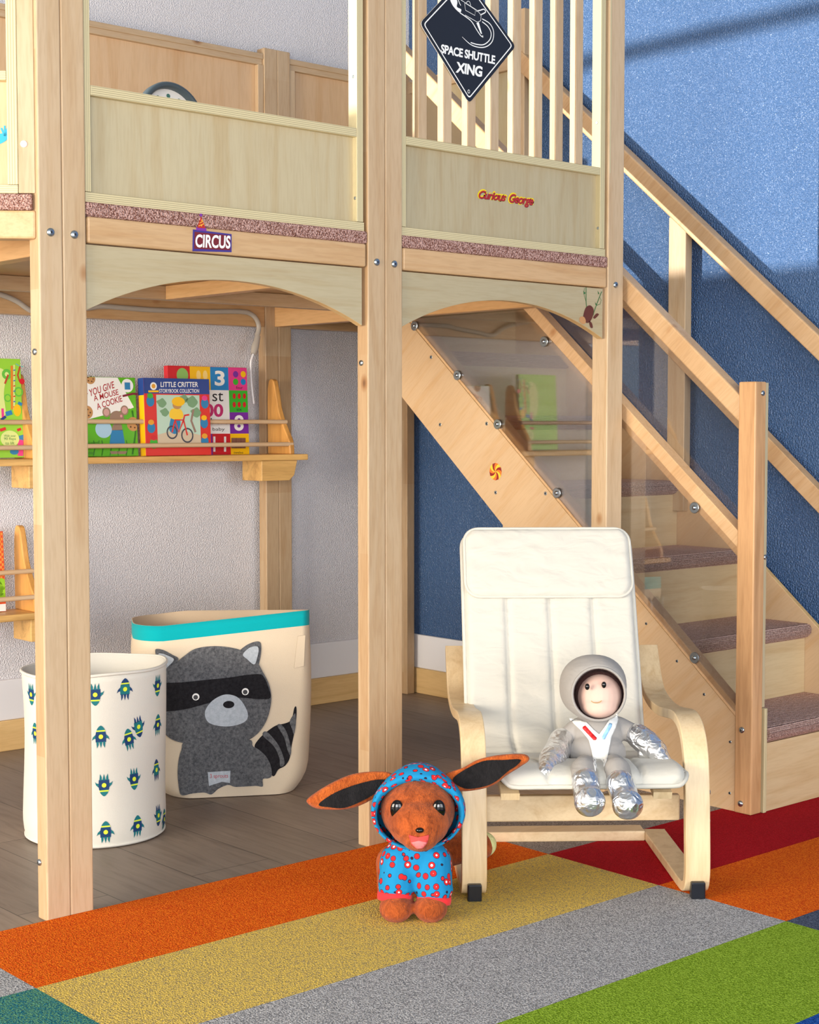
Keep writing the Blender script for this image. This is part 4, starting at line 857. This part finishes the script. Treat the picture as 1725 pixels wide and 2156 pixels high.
felt_piece('felt_tail', [(536, 1572), (545, 1556), (560, 1542), (580, 1528), (600, 1523), (611, 1518), (616, 1508), (620, 1490), (624, 1489), (624, 1510), (620, 1540), (614, 1570), (610, 1596), (600, 1612), (586, 1620), (578, 1633), (571, 1630), (562, 1605), (548, 1585)], 0.0004, M['felt_b'], 4)
for pts in ([(553, 1548), (561, 1540), (582, 1562), (594, 1585), (599, 1607), (590, 1613), (588, 1595), (576, 1570)], [(584, 1528), (592, 1525), (603, 1540), (610, 1562), (613, 1578), (611, 1590), (605, 1578), (598, 1552)], [(610, 1519), (617, 1506), (622, 1502), (623, 1520), (619, 1545), (615, 1535)]): felt_piece('felt_tail_stripe', pts, 0.002, M['felt_g'], 4)
hd = felt_piece('felt_head', head, 0.0042, M['felt_g'])
felt_piece('felt_inner_ear', [(333, 1377), (340, 1375), (352, 1379), (366, 1388), (352, 1404), (344, 1411), (336, 1392)], 0.0058, M['felt_l'], 4)
felt_piece('felt_inner_ear', [(511, 1377), (525, 1363), (540, 1360), (544, 1366), (542, 1380), (535, 1398), (520, 1387)], 0.0058, M['felt_l'], 4)
mask = [(336, 1441), (345, 1437), (380, 1436), (430, 1431), (480, 1426), (520, 1420), (548, 1419), (557, 1428), (564, 1444), (569, 1468), (545, 1471), (510, 1468), (480, 1470), (440, 1479), (400, 1490), (370, 1495), (345, 1497), (336, 1496)]
felt_piece('felt_mask', mask, 0.0058, M['felt_b'], 4)
felt_piece('felt_muzzle', [(431, 1505), (434, 1490), (447, 1474), (466, 1463), (482, 1461), (500, 1467), (513, 1482), (521, 1500), (519, 1514), (505, 1523), (480, 1528), (455, 1526), (438, 1519)], 0.0074, M['felt_l'])
for (x, y) in ((412, 1466), (516, 1455)):
    u, v = q(x, y); mb = MB(); mb.prism(RP, circ(u, v, 0.0085), 0.0074, 0.0086, M['white_p']); mb.prism(RP, circ(u - .0004, v - .001, 0.0056), 0.0086, 0.0092, M['black_p']); mb.obj('felt_eye', cb)
u, v = q(481, 1482); mb = MB(); mb.prism(RP, circ(u, v, 0.0135, 0.0088, 24), 0.009, 0.0104, M['felt_b']); mb.obj('felt_nose', cb)
mb = MB(); mb.prism(RP, [q(437, 1625), q(485, 1622), q(484, 1648), q(468, 1645), q(452, 1650), q(440, 1654)][::-1], 0.0038, 0.0046, M['felt_l']); put_text(mb, RP, '3 sprouts', (q(442, 1640), q(480, 1639), q(442, 1629)), 0.0049, redt); mb.obj('cloth_label', cb)
mb = MB(); mb.prism(RP, [q(619, 1407), q(640, 1402), q(643, 1337), q(627, 1339)][::-1], 0.0005, 0.0025, M['canvas'], col('stitch_brown', 120, 96, 70)); mb.obj('side_tab', cb, 0.0005)

# ------------------------------------------------------------------ armchair
cang = math.radians(-39.3); CS = Vector((math.cos(cang), math.sin(cang), 0)); CB = Vector((-math.sin(cang), math.cos(cang), 0)); CH = Vector((2.1985, 1.9935, 0.004))
ch = thing('armchair', 'child-sized bentwood armchair with a cream quilted cushion on the patchwork rug', 'armchair', CH)
def C3(s_, b_, z_): return CH + CS * s_ + CB * b_ + UZ * z_
def strip(name, path, th, s0, s1, m, parent=ch, bevel=0.002, n=6):
    P_ = spline([(b_, z_) for b_, z_ in path], n); mb = MB(); rows = []
    for i, p in enumerate(P_):
        a, c = P_[max(i - 1, 0)], P_[min(i + 1, len(P_) - 1)]; d = (c - a).normalized(); nx, nz = -d.y, d.x
        rows.append([C3(s0, p.x, p.y), C3(s1, p.x, p.y), C3(s1, p.x + nx * th, p.y + nz * th), C3(s0, p.x + nx * th, p.y + nz * th)])
    mb.grid(rows, m, closed_u=True, caps=True, smooth=False); return mb.obj(name, parent, bevel)
side_path = [(0.50, 0.408), (0.468, 0.37), (0.44, 0.34), (0.4, 0.322), (0.33, 0.314), (0.25, 0.316), (0.17, 0.326), (0.11, 0.333), (0.06, 0.328), (0.02, 0.308), (-0.008, 0.27), (-0.022, 0.21), (-0.03, 0.13), (-0.034, 0.07), (-0.032, 0.038), (-0.02, 0.014), (0.004, 0.003), (0.04, 0.0005), (0.12, 0.0005), (0.25, 0.0005), (0.40, 0.0005)]
for s0, s1 in ((-0.2345, -0.187), (0.190, 0.2375)):
    fr = strip('side_frame', side_path[::-1], -0.019, s0, s1, M['chair'])
    mb = MB(); sc = (s0 + s1) / 2
    mb.prism(Plane(C3(sc - 0.0135, -0.041, -0.002), CS, UZ), [(0, 0), (0.027, 0), (0.027, 0.034), (0, 0.034)], -0.02, 0.0, M['plastic'])
    mb.obj('foot_clip', ch, 0.003)
def crossbar(name, b0, b1, z0, z1, m):
    mb = MB(); mb.prism(Plane(C3(-0.187, b0, z0), CS, UZ), [(0, 0), (0.377, 0), (0.377, z1 - z0), (0, z1 - z0)], -(b1 - b0), 0, m); return mb.obj(name, ch, 0.003)
crossbar('front_rail', 0.022, 0.04, 0.135, 0.185, M['chairx']); crossbar('floor_bar', 0.375, 0.43, 0.0, 0.022, M['chairx'])
for zz, bb in ((0.225, 0.165 - .17), (0.16, 0.03)):
    mb = MB(); mb.disc(C3(0.2378, 0.0, zz - .03 if zz > .2 else zz - .02), CS, 0.006, 0.004, M['steel'], dome=0.002); mb.obj('screw_cap', ch)
# cushion profile: seat front -> crease -> top of back
prof = [(-0.078, 0.214), (-0.055, 0.226), (0.0, 0.228), (0.08, 0.214), (0.16, 0.198), (0.225, 0.192), (0.275, 0.21), (0.31, 0.262), (0.345, 0.35), (0.385, 0.44), (0.425, 0.53), (0.465, 0.61), (0.488, 0.652)]
PP = spline([(b_, z_) for b_, z_ in prof], 8)
L_ = [0.0]
for a, c in zip(PP, PP[1:]): L_.append(L_[-1] + (c - a).length)
LT = L_[-1]
def prof_at(l):
    l = max(0, min(LT, l)); i = max(j for j in range(len(L_)) if L_[j] <= l + 1e-9); i = min(i, len(PP) - 2)
    u = (l - L_[i]) / (L_[i + 1] - L_[i]); p = PP[i].lerp(PP[i + 1], u); d = (PP[i + 1] - PP[i]).normalized(); return p, Vector((-d.y, d.x, 0))
CW0, CW1 = -0.198, 0.172
def cw(l):      # half widths: seat wider to the right at the front
    f_ = l / LT; return (-0.166 - 0.036 * min(1, f_ / 0.5), 0.186 - 0.02 * min(1, f_ / 0.5))
def cush(l, s_, h):
    p, n_ = prof_at(l); return C3(s_, p.x + n_.x * h, p.y + n_.y * h)
def slab(name, l0, l1, thick, base, seams, wf, m, nl=60, ns=44, corner=0.03, parent=ch, hseams=()):
    mb = MB(); top, bot = [], []
    for i in range(nl + 1):
        l = l0 + (l1 - l0) * i / nl; a, c = wf(l); rt, rb_ = [], []
        e = min(l - l0, l1 - l); inset = 0.0
        if e < corner: inset = corner - math.sqrt(max(0, corner * corner - (corner - e) ** 2))
        for j in range(ns + 1):
            s_ = a + inset + (c - a - 2 * inset) * j / ns
            es = min(s_ - (a + inset), (c - inset) - s_); ee = min(es, e); rr = 0.016
            rim = 1.0 if ee >= rr else math.sqrt(max(0, 1 - (1 - ee / rr) ** 2))
            h = thick * (0.3 + 0.7 * rim)
            for sm in seams:
                sc_ = a + (c - a) * sm; h -= thick * 0.3 * math.exp(-((s_ - sc_) / 0.005) ** 2) * rim
            for hm in hseams: h -= thick * 0.35 * math.exp(-((l - hm) / 0.006) ** 2) * rim
            h += 0.0022 * noise.noise(Vector((s_ * 18, l * 46, thick * 50))) * rim
            rt.append(cush(l, s_, base + h)); rb_.append(cush(l, s_, base + thick * 0.3 * (1 - rim) * 0.8))
        top.append(rt); bot.append(rb_)
    mb.grid(top, m); mb.grid([r_[::-1] for r_ in bot], m)
    bmesh.ops.remove_doubles(mb.bm, verts=mb.bm.verts[:], dist=0.0008)
    return mb.obj(name, parent)
def outline(l0, l1, wf, corner, h, n=8):
    pts = []; a0, c0 = wf(l0); a1, c1 = wf(l1); k = corner
    def side(la, lb, which):
        return [(la + (lb - la) * i / 20, wf(la + (lb - la) * i / 20)[which]) for i in range(21)]
    arc = lambda cl, cs, q0: [(cl + k * math.sin(q0 + PI / 2 * i / n), cs + k * math.cos(q0 + PI / 2 * i / n)) for i in range(n + 1)]
    pts = side(l0 + k, l1 - k, 1) + arc(l1 - k, c1 - k, 0)[1:] + [(l1, c1 - k + (a1 + k - c1 + k) * i / 16) for i in range(1, 16)] + arc(l1 - k, a1 + k, PI / 2) + side(l1 - k, l0 + k, 0)[1:] + arc(l0 + k, a0 + k, PI)[1:] + [(l0, a0 + k + (c0 - k - a0 - k) * i / 16) for i in range(1, 16)] + arc(l0 + k, c0 - k, 3 * PI / 2)
    return [cush(l, s_, h) for l, s_ in pts]
SB0 = 0.36     # seat ends / back begins
cu = slab('cushion', 0.0, LT, 0.03, 0.002, (0.25, 0.5, 0.75), cw, M['cushion'], 110, 60, 0.035, hseams=(0.335,))
mb = MB(); mb.tube(outline(0.0, LT, cw, 0.035, 0.016), 0.0045, M['cushion'], 8); mb.obj('piping', cu)
wh = lambda l: (cw(l)[0] + 0.004, cw(l)[1] - 0.004)
hdr = slab('headrest', LT - 0.155, LT + 0.0, 0.016, 0.030, (), wh, M['cushion'], 30, 50, 0.032)
mb = MB(); mb.tube(outline(LT - 0.155, LT, wh, 0.032, 0.037), 0.0035, M['cushion'], 8); mb.obj('piping', hdr)
for s_ in (-0.165, 0.12):
    pts = [prof_at(l)[0] - prof_at(l)[1] * 0.017 for l in [LT * i / 14 for i in range(0, 14)]]
    strip('cushion_rail', [(p.x, p.y) for p in pts], 0.014, s_, s_ + 0.035, M['chair'], n=3)
# ------------------------------------------------------------------ plush astronaut
D0 = (CH - CO).dot(CF)       # depth of the chair's feet
def A(x, y, d): return at_depth(x, y, D0 + d)
def px(n): return n * D0 / FPX
def el_ring(cx, cy, a, b, d, n=40, rot=0.0, sq=1.0):
    out = []
    for k in range(n):
        t_ = 2 * PI * k / n; c, s_ = math.cos(t_), math.sin(t_)
        u, v = a * math.copysign(abs(c) ** sq, c), b * math.copysign(abs(s_) ** sq, s_); out.append(A(cx + u * math.cos(rot) - v * math.sin(rot), cy + u * math.sin(rot) + v * math.cos(rot), d))
    return out
pa = thing('plush_doll', 'grey plush astronaut doll with silver mittens and boots seated on the armchair', 'plush toy', C3(0.05, 0.02, 0.28))
HB = 0.02
mb = MB()
mb.ball(A(1258, 1586, HB + .02), (px(62), px(48), px(46)), M['suit']); mb.ball(A(1258, 1545, HB + .045), (px(56), px(50), px(52)), M['suit'])
mb.capsule(A(1258, 1560, HB + .04), px(50), A(1258, 1515, HB + .06), px(42), M['suit'])
mb.capsule(A(1218, 1532, HB + .05), px(22), A(1196, 1552, HB + .05), px(23), M['suit'])
mb.capsule(A(1302, 1528, HB + .05), px(21), A(1338, 1548, HB + .04), px(22), M['suit'])
mb.capsule(A(1233, 1616, -.03), px(27), A(1229, 1626, -0.075), px(27), M['suit']); mb.capsule(A(1229, 1622, -0.08), px(28), A(1232, 1650, -0.112), px(26), M['suit'])
mb.capsule(A(1293, 1614, -.03), px(27), A(1300, 1626, -0.075), px(28), M['suit']); mb.capsule(A(1300, 1622, -0.08), px(28), A(1308, 1654, -0.112), px(26), M['suit'])
suit = blob(mb, 'suit_body', pa, 0.003, 5)
# hood around the face
mb = MB(); rows = [el_ring(1261, 1461, 53, 53, HB - .018), el_ring(1261, 1461, 56, 56, HB - .025), el_ring(1260, 1459, 60, 61, HB - .022), el_ring(1254, 1452, 65, 68, HB + .0, sq=.94), el_ring(1249, 1445, 71, 67, HB + .03, sq=.9), el_ring(1248, 1443, 69, 64, HB + .06, sq=.92), el_ring(1250, 1445, 50, 48, HB + .09), el_ring(1250, 1446, 22, 20, HB + .1)]
mb.grid(rows, M['suit'], closed_u=True); mb.face(rows[-1], M['suit'])
mb.grid([rows[0], el_ring(1261, 1461, 51, 50, HB + .03)], M['fur_h'], closed_u=True)
mb.obj('hood', pa, smooth=True)
mb = MB(); mb.tube(rows[1] + [rows[1][0]], px(3), M['suit'], 8); mb.obj('hood_seam', pa)
mb = MB(); mb.ball(A(1261, 1460, HB + .034), (px(54), 0.052, px(54)), M['fur_h']); blob(mb, 'hair', pa, 0.003, 3)
mb = MB(); mb.ball(A(1262, 1464, HB + .020), (px(48), 0.054, px(49)), M['skin']); mb.ball(A(1262, 1484, HB + .012), (px(42), 0.047, px(28)), M['skin']); face = blob(mb, 'face', pa, 0.0025, 6)
def on_face(x, y, dd): return A(x, y, HB + dd)
for x, y in ((1237, 1446), (1272, 1442)): mb = MB(); mb.ball(on_face(x, y, -.0302), (px(5), 0.004, px(7)), M['eye'], nu=14, nv=8); mb.obj('eye', face)
mb = MB(); mb.tube(spline([on_face(*p) for p in ((1245, 1476, -0.0367), (1250, 1479, -0.0374), (1257, 1480, -0.0377), (1264, 1478, -0.0374), (1267, 1475, -0.0367))], 4), 0.0009, col('mouth_thread', 176, 140, 84), 6); mb.obj('mouth', face)
# mittens and boots in foil
for pts, nm in (([(1183, 1560, .06, 28), (1174, 1580, .03, 28), (1163, 1600, -.02, 29), (1147, 1626, -.08, 15)], 0), ([(1344, 1550, .05, 27), (1362, 1564, .035, 28), (1380, 1581, .02, 26), (1400, 1600, .0, 14)], 1)):
    mb = MB()
    for (x, y, d, r_), (x2, y2, d2, r2) in zip(pts, pts[1:]): mb.capsule(A(x, y, HB + d - .02), px(r_), A(x2, y2, HB + d2 - .02), px(r2), M['foil'])
    tx, ty = ((1190, 1600), (1352, 1588))[nm]; mb.capsule(A(pts[2][0], pts[2][1], HB + pts[2][2] - .02), px(14), A(tx, ty, HB + pts[1][2] - .03), px(10), M['foil'])
    blob(mb, 'mitten', pa, 0.0025, 3)
for (x1, y1, x2, y2, x3, y3) in ((1233, 1646, 1237, 1672, 1242, 1688), (1306, 1650, 1316, 1676, 1322, 1694)):
    mb = MB(); mb.capsule(A(x1, y1, -.112), px(29), A(x2, y2, -.122), px(28), M['foil']); mb.capsule(A(x2, y2 + 4, -.122), px(29), A(x3, y3 - 2, -.16), px(28), M['foil']); mb.ball(A(x3, y3, -.163), (px(32), px(18), px(31)), M['foil'])
    blob(mb, 'boot', pa, 0.0025, 3)
# white harness with two bars, laid over the chest
from mathutils.bvhtree import BVHTree
bvh = BVHTree.FromPolygons([v.co.copy() for v in suit.data.vertices], [list(p.vertices) for p in suit.data.polygons])
def drape(name, pts, lift, m, parent, tree=bvh, th=0.0014, step=5):
    """cloth patch: polygon outline in photo pixels, cut into small cells and laid on the body"""
    mb = MB(); f0 = mb.face([Vector((x, y, 0)) for x, y in pts], m)
    xs = [p[0] for p in pts]; ys = [p[1] for p in pts]
    for axis, lo, hi in ((Vector((1, 0, 0)), min(xs), max(xs)), (Vector((0, 1, 0)), min(ys), max(ys))):
        v = lo + step
        while v < hi:
            bmesh.ops.bisect_plane(mb.bm, geom=mb.bm.verts[:] + mb.bm.edges[:] + mb.bm.faces[:], plane_co=axis * v, plane_no=axis); v += step
    bmesh.ops.triangulate(mb.bm, faces=mb.bm.faces[:])
    for v in mb.bm.verts:
        d = ray(v.co.x, v.co.y).normalized(); h = tree.ray_cast(CO, d)
        v.co = h[0] - d * lift if h[0] else CO + d * D0
    for f in mb.bm.faces: f.smooth = True
    bmesh.ops.recalc_face_normals(mb.bm, faces=mb.bm.faces[:])
    o = mb.obj(name, parent, recalc=False); md = o.modifiers.new('t', 'SOLIDIFY'); md.thickness = th; md.offset = 0; return o
hv = drape('harness', [(1199, 1513), (1213, 1514), (1236, 1521), (1249, 1535), (1262, 1546), (1274, 1530), (1285, 1512), (1300, 1503), (1302, 1515), (1296, 1533), (1288, 1550), (1283, 1575), (1279, 1598), (1271, 1618), (1264, 1624), (1254, 1624), (1250, 1605), (1246, 1580), (1240, 1558), (1226, 1540), (1210, 1525)], 0.0022, M['white_p'], pa)
drape('bar_patch', [(1228, 1530), (1233, 1528), (1257, 1554), (1255, 1558), (1250, 1558), (1227, 1534)], 0.004, M['red_p'], hv, step=6)['label'] = 'red bar patch'
drape('bar_patch', [(1284, 1522), (1289, 1524), (1288, 1530), (1274, 1556), (1269, 1556), (1268, 1551)], 0.004, M['ltblue_p'], hv, step=6)['label'] = 'pale blue bar patch'

# ------------------------------------------------------------------ plush dog in pyjamas
DG = on_floor(874, 1941, 0.004); DD = (DG - CO).dot(CF)
dg_ = thing('plush_dog', 'brown plush dog toy in a blue dotted hooded pyjama standing on the yellow tile', 'plush toy', DG)
def B(x, y, d): return at_depth(x, y, DD + d)
def bpx(n): return n * DD / FPX
mb = MB()     # furry body: paws, legs, trunk
for x in (836, 905):
    mb.ball(B(x + (-2 if x < 870 else 2), 1912, .012), (bpx(36), bpx(38), bpx(30)), M['fur']); mb.capsule(B(x + 4, 1905, .03), bpx(31), B(x + 6, 1850, .06), bpx(33), M['fur'])
for x in (822, 925): mb.capsule(B(x, 1885, .16), bpx(28), B(x + (5 if x < 870 else -5), 1815, .16), bpx(38), M['fur']); mb.ball(B(x, 1893, .14), (bpx(28), bpx(34), bpx(22)), M['fur'])
mb.capsule(B(874, 1810, .06), bpx(58), B(874, 1815, .17), bpx(56), M['fur'])
body = blob(mb, 'body', dg_, 0.0035, 6)
mb = MB()     # pyjama shirt
mb.capsule(B(874, 1805, .062), bpx(62), B(874, 1812, .17), bpx(60), M['jersey']); mb.capsule(B(874, 1775, .06), bpx(56), B(874, 1815, .055), bpx(54), M['jersey'])
mb.capsule(B(842, 1815, .045), bpx(44), B(834, 1868, .03), bpx(38), M['jersey']); mb.capsule(B(908, 1815, .045), bpx(44), B(914, 1874, .028), bpx(40), M['jersey'])
mb.ball(B(836, 1866, .03), (bpx(41), bpx(40), bpx(17)), M['jersey']); mb.ball(B(914, 1872, .028), (bpx(42), bpx(40), bpx(17)), M['jersey'])
blob(mb, 'pyjama_top', dg_, 0.0035, 4)
for (cx, cy, rt, d) in ((831, 1885, .02, .03), (914, 1893, .1, .028)):
    mb = MB(); rr = lambda k, sc, dy: [B(cx + sc * 36 * math.cos(a) - (dy) * math.sin(rt), cy + dy * math.cos(rt) + sc * 36 * math.cos(a) * math.sin(rt) + 5 * math.sin(a), d - sc * bpx(39) * math.sin(a)) for a in [2 * PI * i / 32 for i in range(32)]]
    mb.grid([rr(0, .9, -8), rr(0, 1.0, -8), rr(0, 1.02, 0), rr(0, 1.0, 8), rr(0, .88, 8)], M['cuff'], closed_u=True); mb.obj('cuff', dg_)
# head
mb = MB(); mb.ball(B(880, 1705, .03), (bpx(80), 0.066, bpx(72)), M['fur']); mb.ball(B(882, 1730, -.004), (bpx(66), 0.056, bpx(54)), M['fur']); mb.ball(B(884, 1762, -.022), (bpx(40), 0.036, bpx(30)), M['fur'])
hd_ = blob(mb, 'head', dg_, 0.0035, 6)
tree = BVHTree.FromPolygons([v.co.copy() for v in hd_.data.vertices], [list(p.vertices) for p in hd_.data.polygons])
def on_head(x, y, lift=0.0): d = ray(x, y).normalized(); h = tree.ray_cast(CO, d); return h[0] - d * lift
for x, y in ((836, 1705), (924, 1705)):
    mb = MB(); mb.ball(on_head(x, y, -0.002), (bpx(14), 0.006, bpx(21)), M['eye']); e_ = mb.obj('eye', hd_)
    mb = MB(); mb.ball(on_head(x + (3 if x < 880 else -3), y - 9, 0.003), (bpx(4.5), 0.003, bpx(6)), M['white_p'], nu=12, nv=8); mb.obj('eye_highlight', e_)
mb = MB(); mb.ball(on_head(884, 1748, -.001), (bpx(9), 0.006, bpx(6)), M['eye']); mb.obj('nose', hd_)
drape('mouth', [(861, 1758), (880, 1763), (904, 1758), (900, 1775), (890, 1787), (878, 1787), (867, 1778)], 0.0015, M['mouth'], hd_, tree, 0.002)
drape('tongue', [(866, 1774), (882, 1770), (899, 1774), (890, 1786), (878, 1787)], 0.003, M['tongue'], hd_, tree, 0.002)
# hood
def hring(cx, cy, a, b, d, top=0, n=44):
    out = []
    for k in range(n):
        t_ = 2 * PI * k / n; x = cx + a * math.cos(t_); y = cy + b * math.sin(t_)
        if math.sin(t_) < 0: y -= top * (-math.sin(t_)) ** 4
        out.append(B(x, y, d))
    return out
rows = [hring(880, 1715, 86, 68, .012), hring(880, 1713, 93, 74, -.006), hring(880, 1711, 98, 80, -.004), hring(881, 1706, 100, 84, .03, 14), hring(882, 1702, 94, 82, .07, 16), hring(882, 1704, 70, 66, .11, 8), hring(882, 1712, 30, 30, .13)]
mb = MB(); mb.grid(rows, M['jersey'], closed_u=True); mb.face(rows[-1], M['jersey']); mb.obj('hood', dg_, smooth=True)
# ears
def ear(outl, inn, d0, d1, dx):
    mb = MB(); n = len(outl); P_ = spline([(x, y) for x, y in outl], 5, True); cx = sum(p.x for p in P_) / len(P_); cy = sum(p.y for p in P_) / len(P_)
    x0 = dx; rows = []
    depth = lambda x: d0 + (d1 - d0) * abs(x - x0) / 150
    for k, h in ((1.0, 0.0), (1.03, -.006), (1.0, -.013), (.93, -.016), (.8, -.0165)):
        rows.append([B(cx + (p.x - cx) * k, cy + (p.y - cy) * k, depth(p.x) + .012 + h) for p in P_])
    rows = [[B(cx + (p.x - cx) * .9, cy + (p.y - cy) * .9, depth(p.x) + .022) for p in P_]] + rows
    mb.grid(rows, M['fur_o'], closed_u=True); mb.face(rows[0], M['fur_o'], True); mb.face(rows[-1], M['fur_o'], True)
    e_ = mb.obj('ear', dg_)
    mb = MB(); Q = spline([(x, y) for x, y in inn], 5, True); r0 = [B(p.x, p.y, depth(p.x) - .0085) for p in Q]; r1 = [B(p.x, p.y, depth(p.x) - .003) for p in Q]
    mb.grid([r1, r0], M['fur_k'], closed_u=True); mb.face(r0, M['fur_k']); mb.obj('ear_lining', e_)
ear([(650, 1690), (653, 1679), (690, 1654), (735, 1633), (775, 1626), (815, 1627), (835, 1640), (822, 1655), (800, 1672), (765, 1692), (735, 1702), (700, 1704), (668, 1701)], [(671, 1694), (700, 1672), (740, 1655), (785, 1643), (812, 1642), (812, 1655), (795, 1668), (760, 1688), (725, 1701), (695, 1700)], .05, .02, 830)
ear([(1112, 1601), (1106, 1590), (1080, 1588), (1040, 1592), (1005, 1601), (975, 1617), (940, 1630), (944, 1650), (968, 1664), (1005, 1662), (1040, 1652), (1065, 1633), (1095, 1614)], [(1096, 1599), (1060, 1600), (1020, 1602), (985, 1617), (955, 1638), (962, 1652), (985, 1661), (1020, 1656), (1045, 1645), (1070, 1624), (1088, 1612)], .05, .03, 950)
# tail behind
mb = MB(); mb.capsule(B(935, 1800, .2), bpx(30), B(985, 1775, .235), bpx(42), M['fur']); mb.capsule(B(985, 1775, .235), bpx(40), B(1010, 1780, .24), bpx(34), M['fur']); tl = blob(mb, 'tail', dg_, 0.004, 4)
mb = MB(); mb.ball(B(1018, 1778, .242), (bpx(31), bpx(26), bpx(30)), M['fur_y']); blob(mb, 'tail_tip', tl, 0.004, 4)
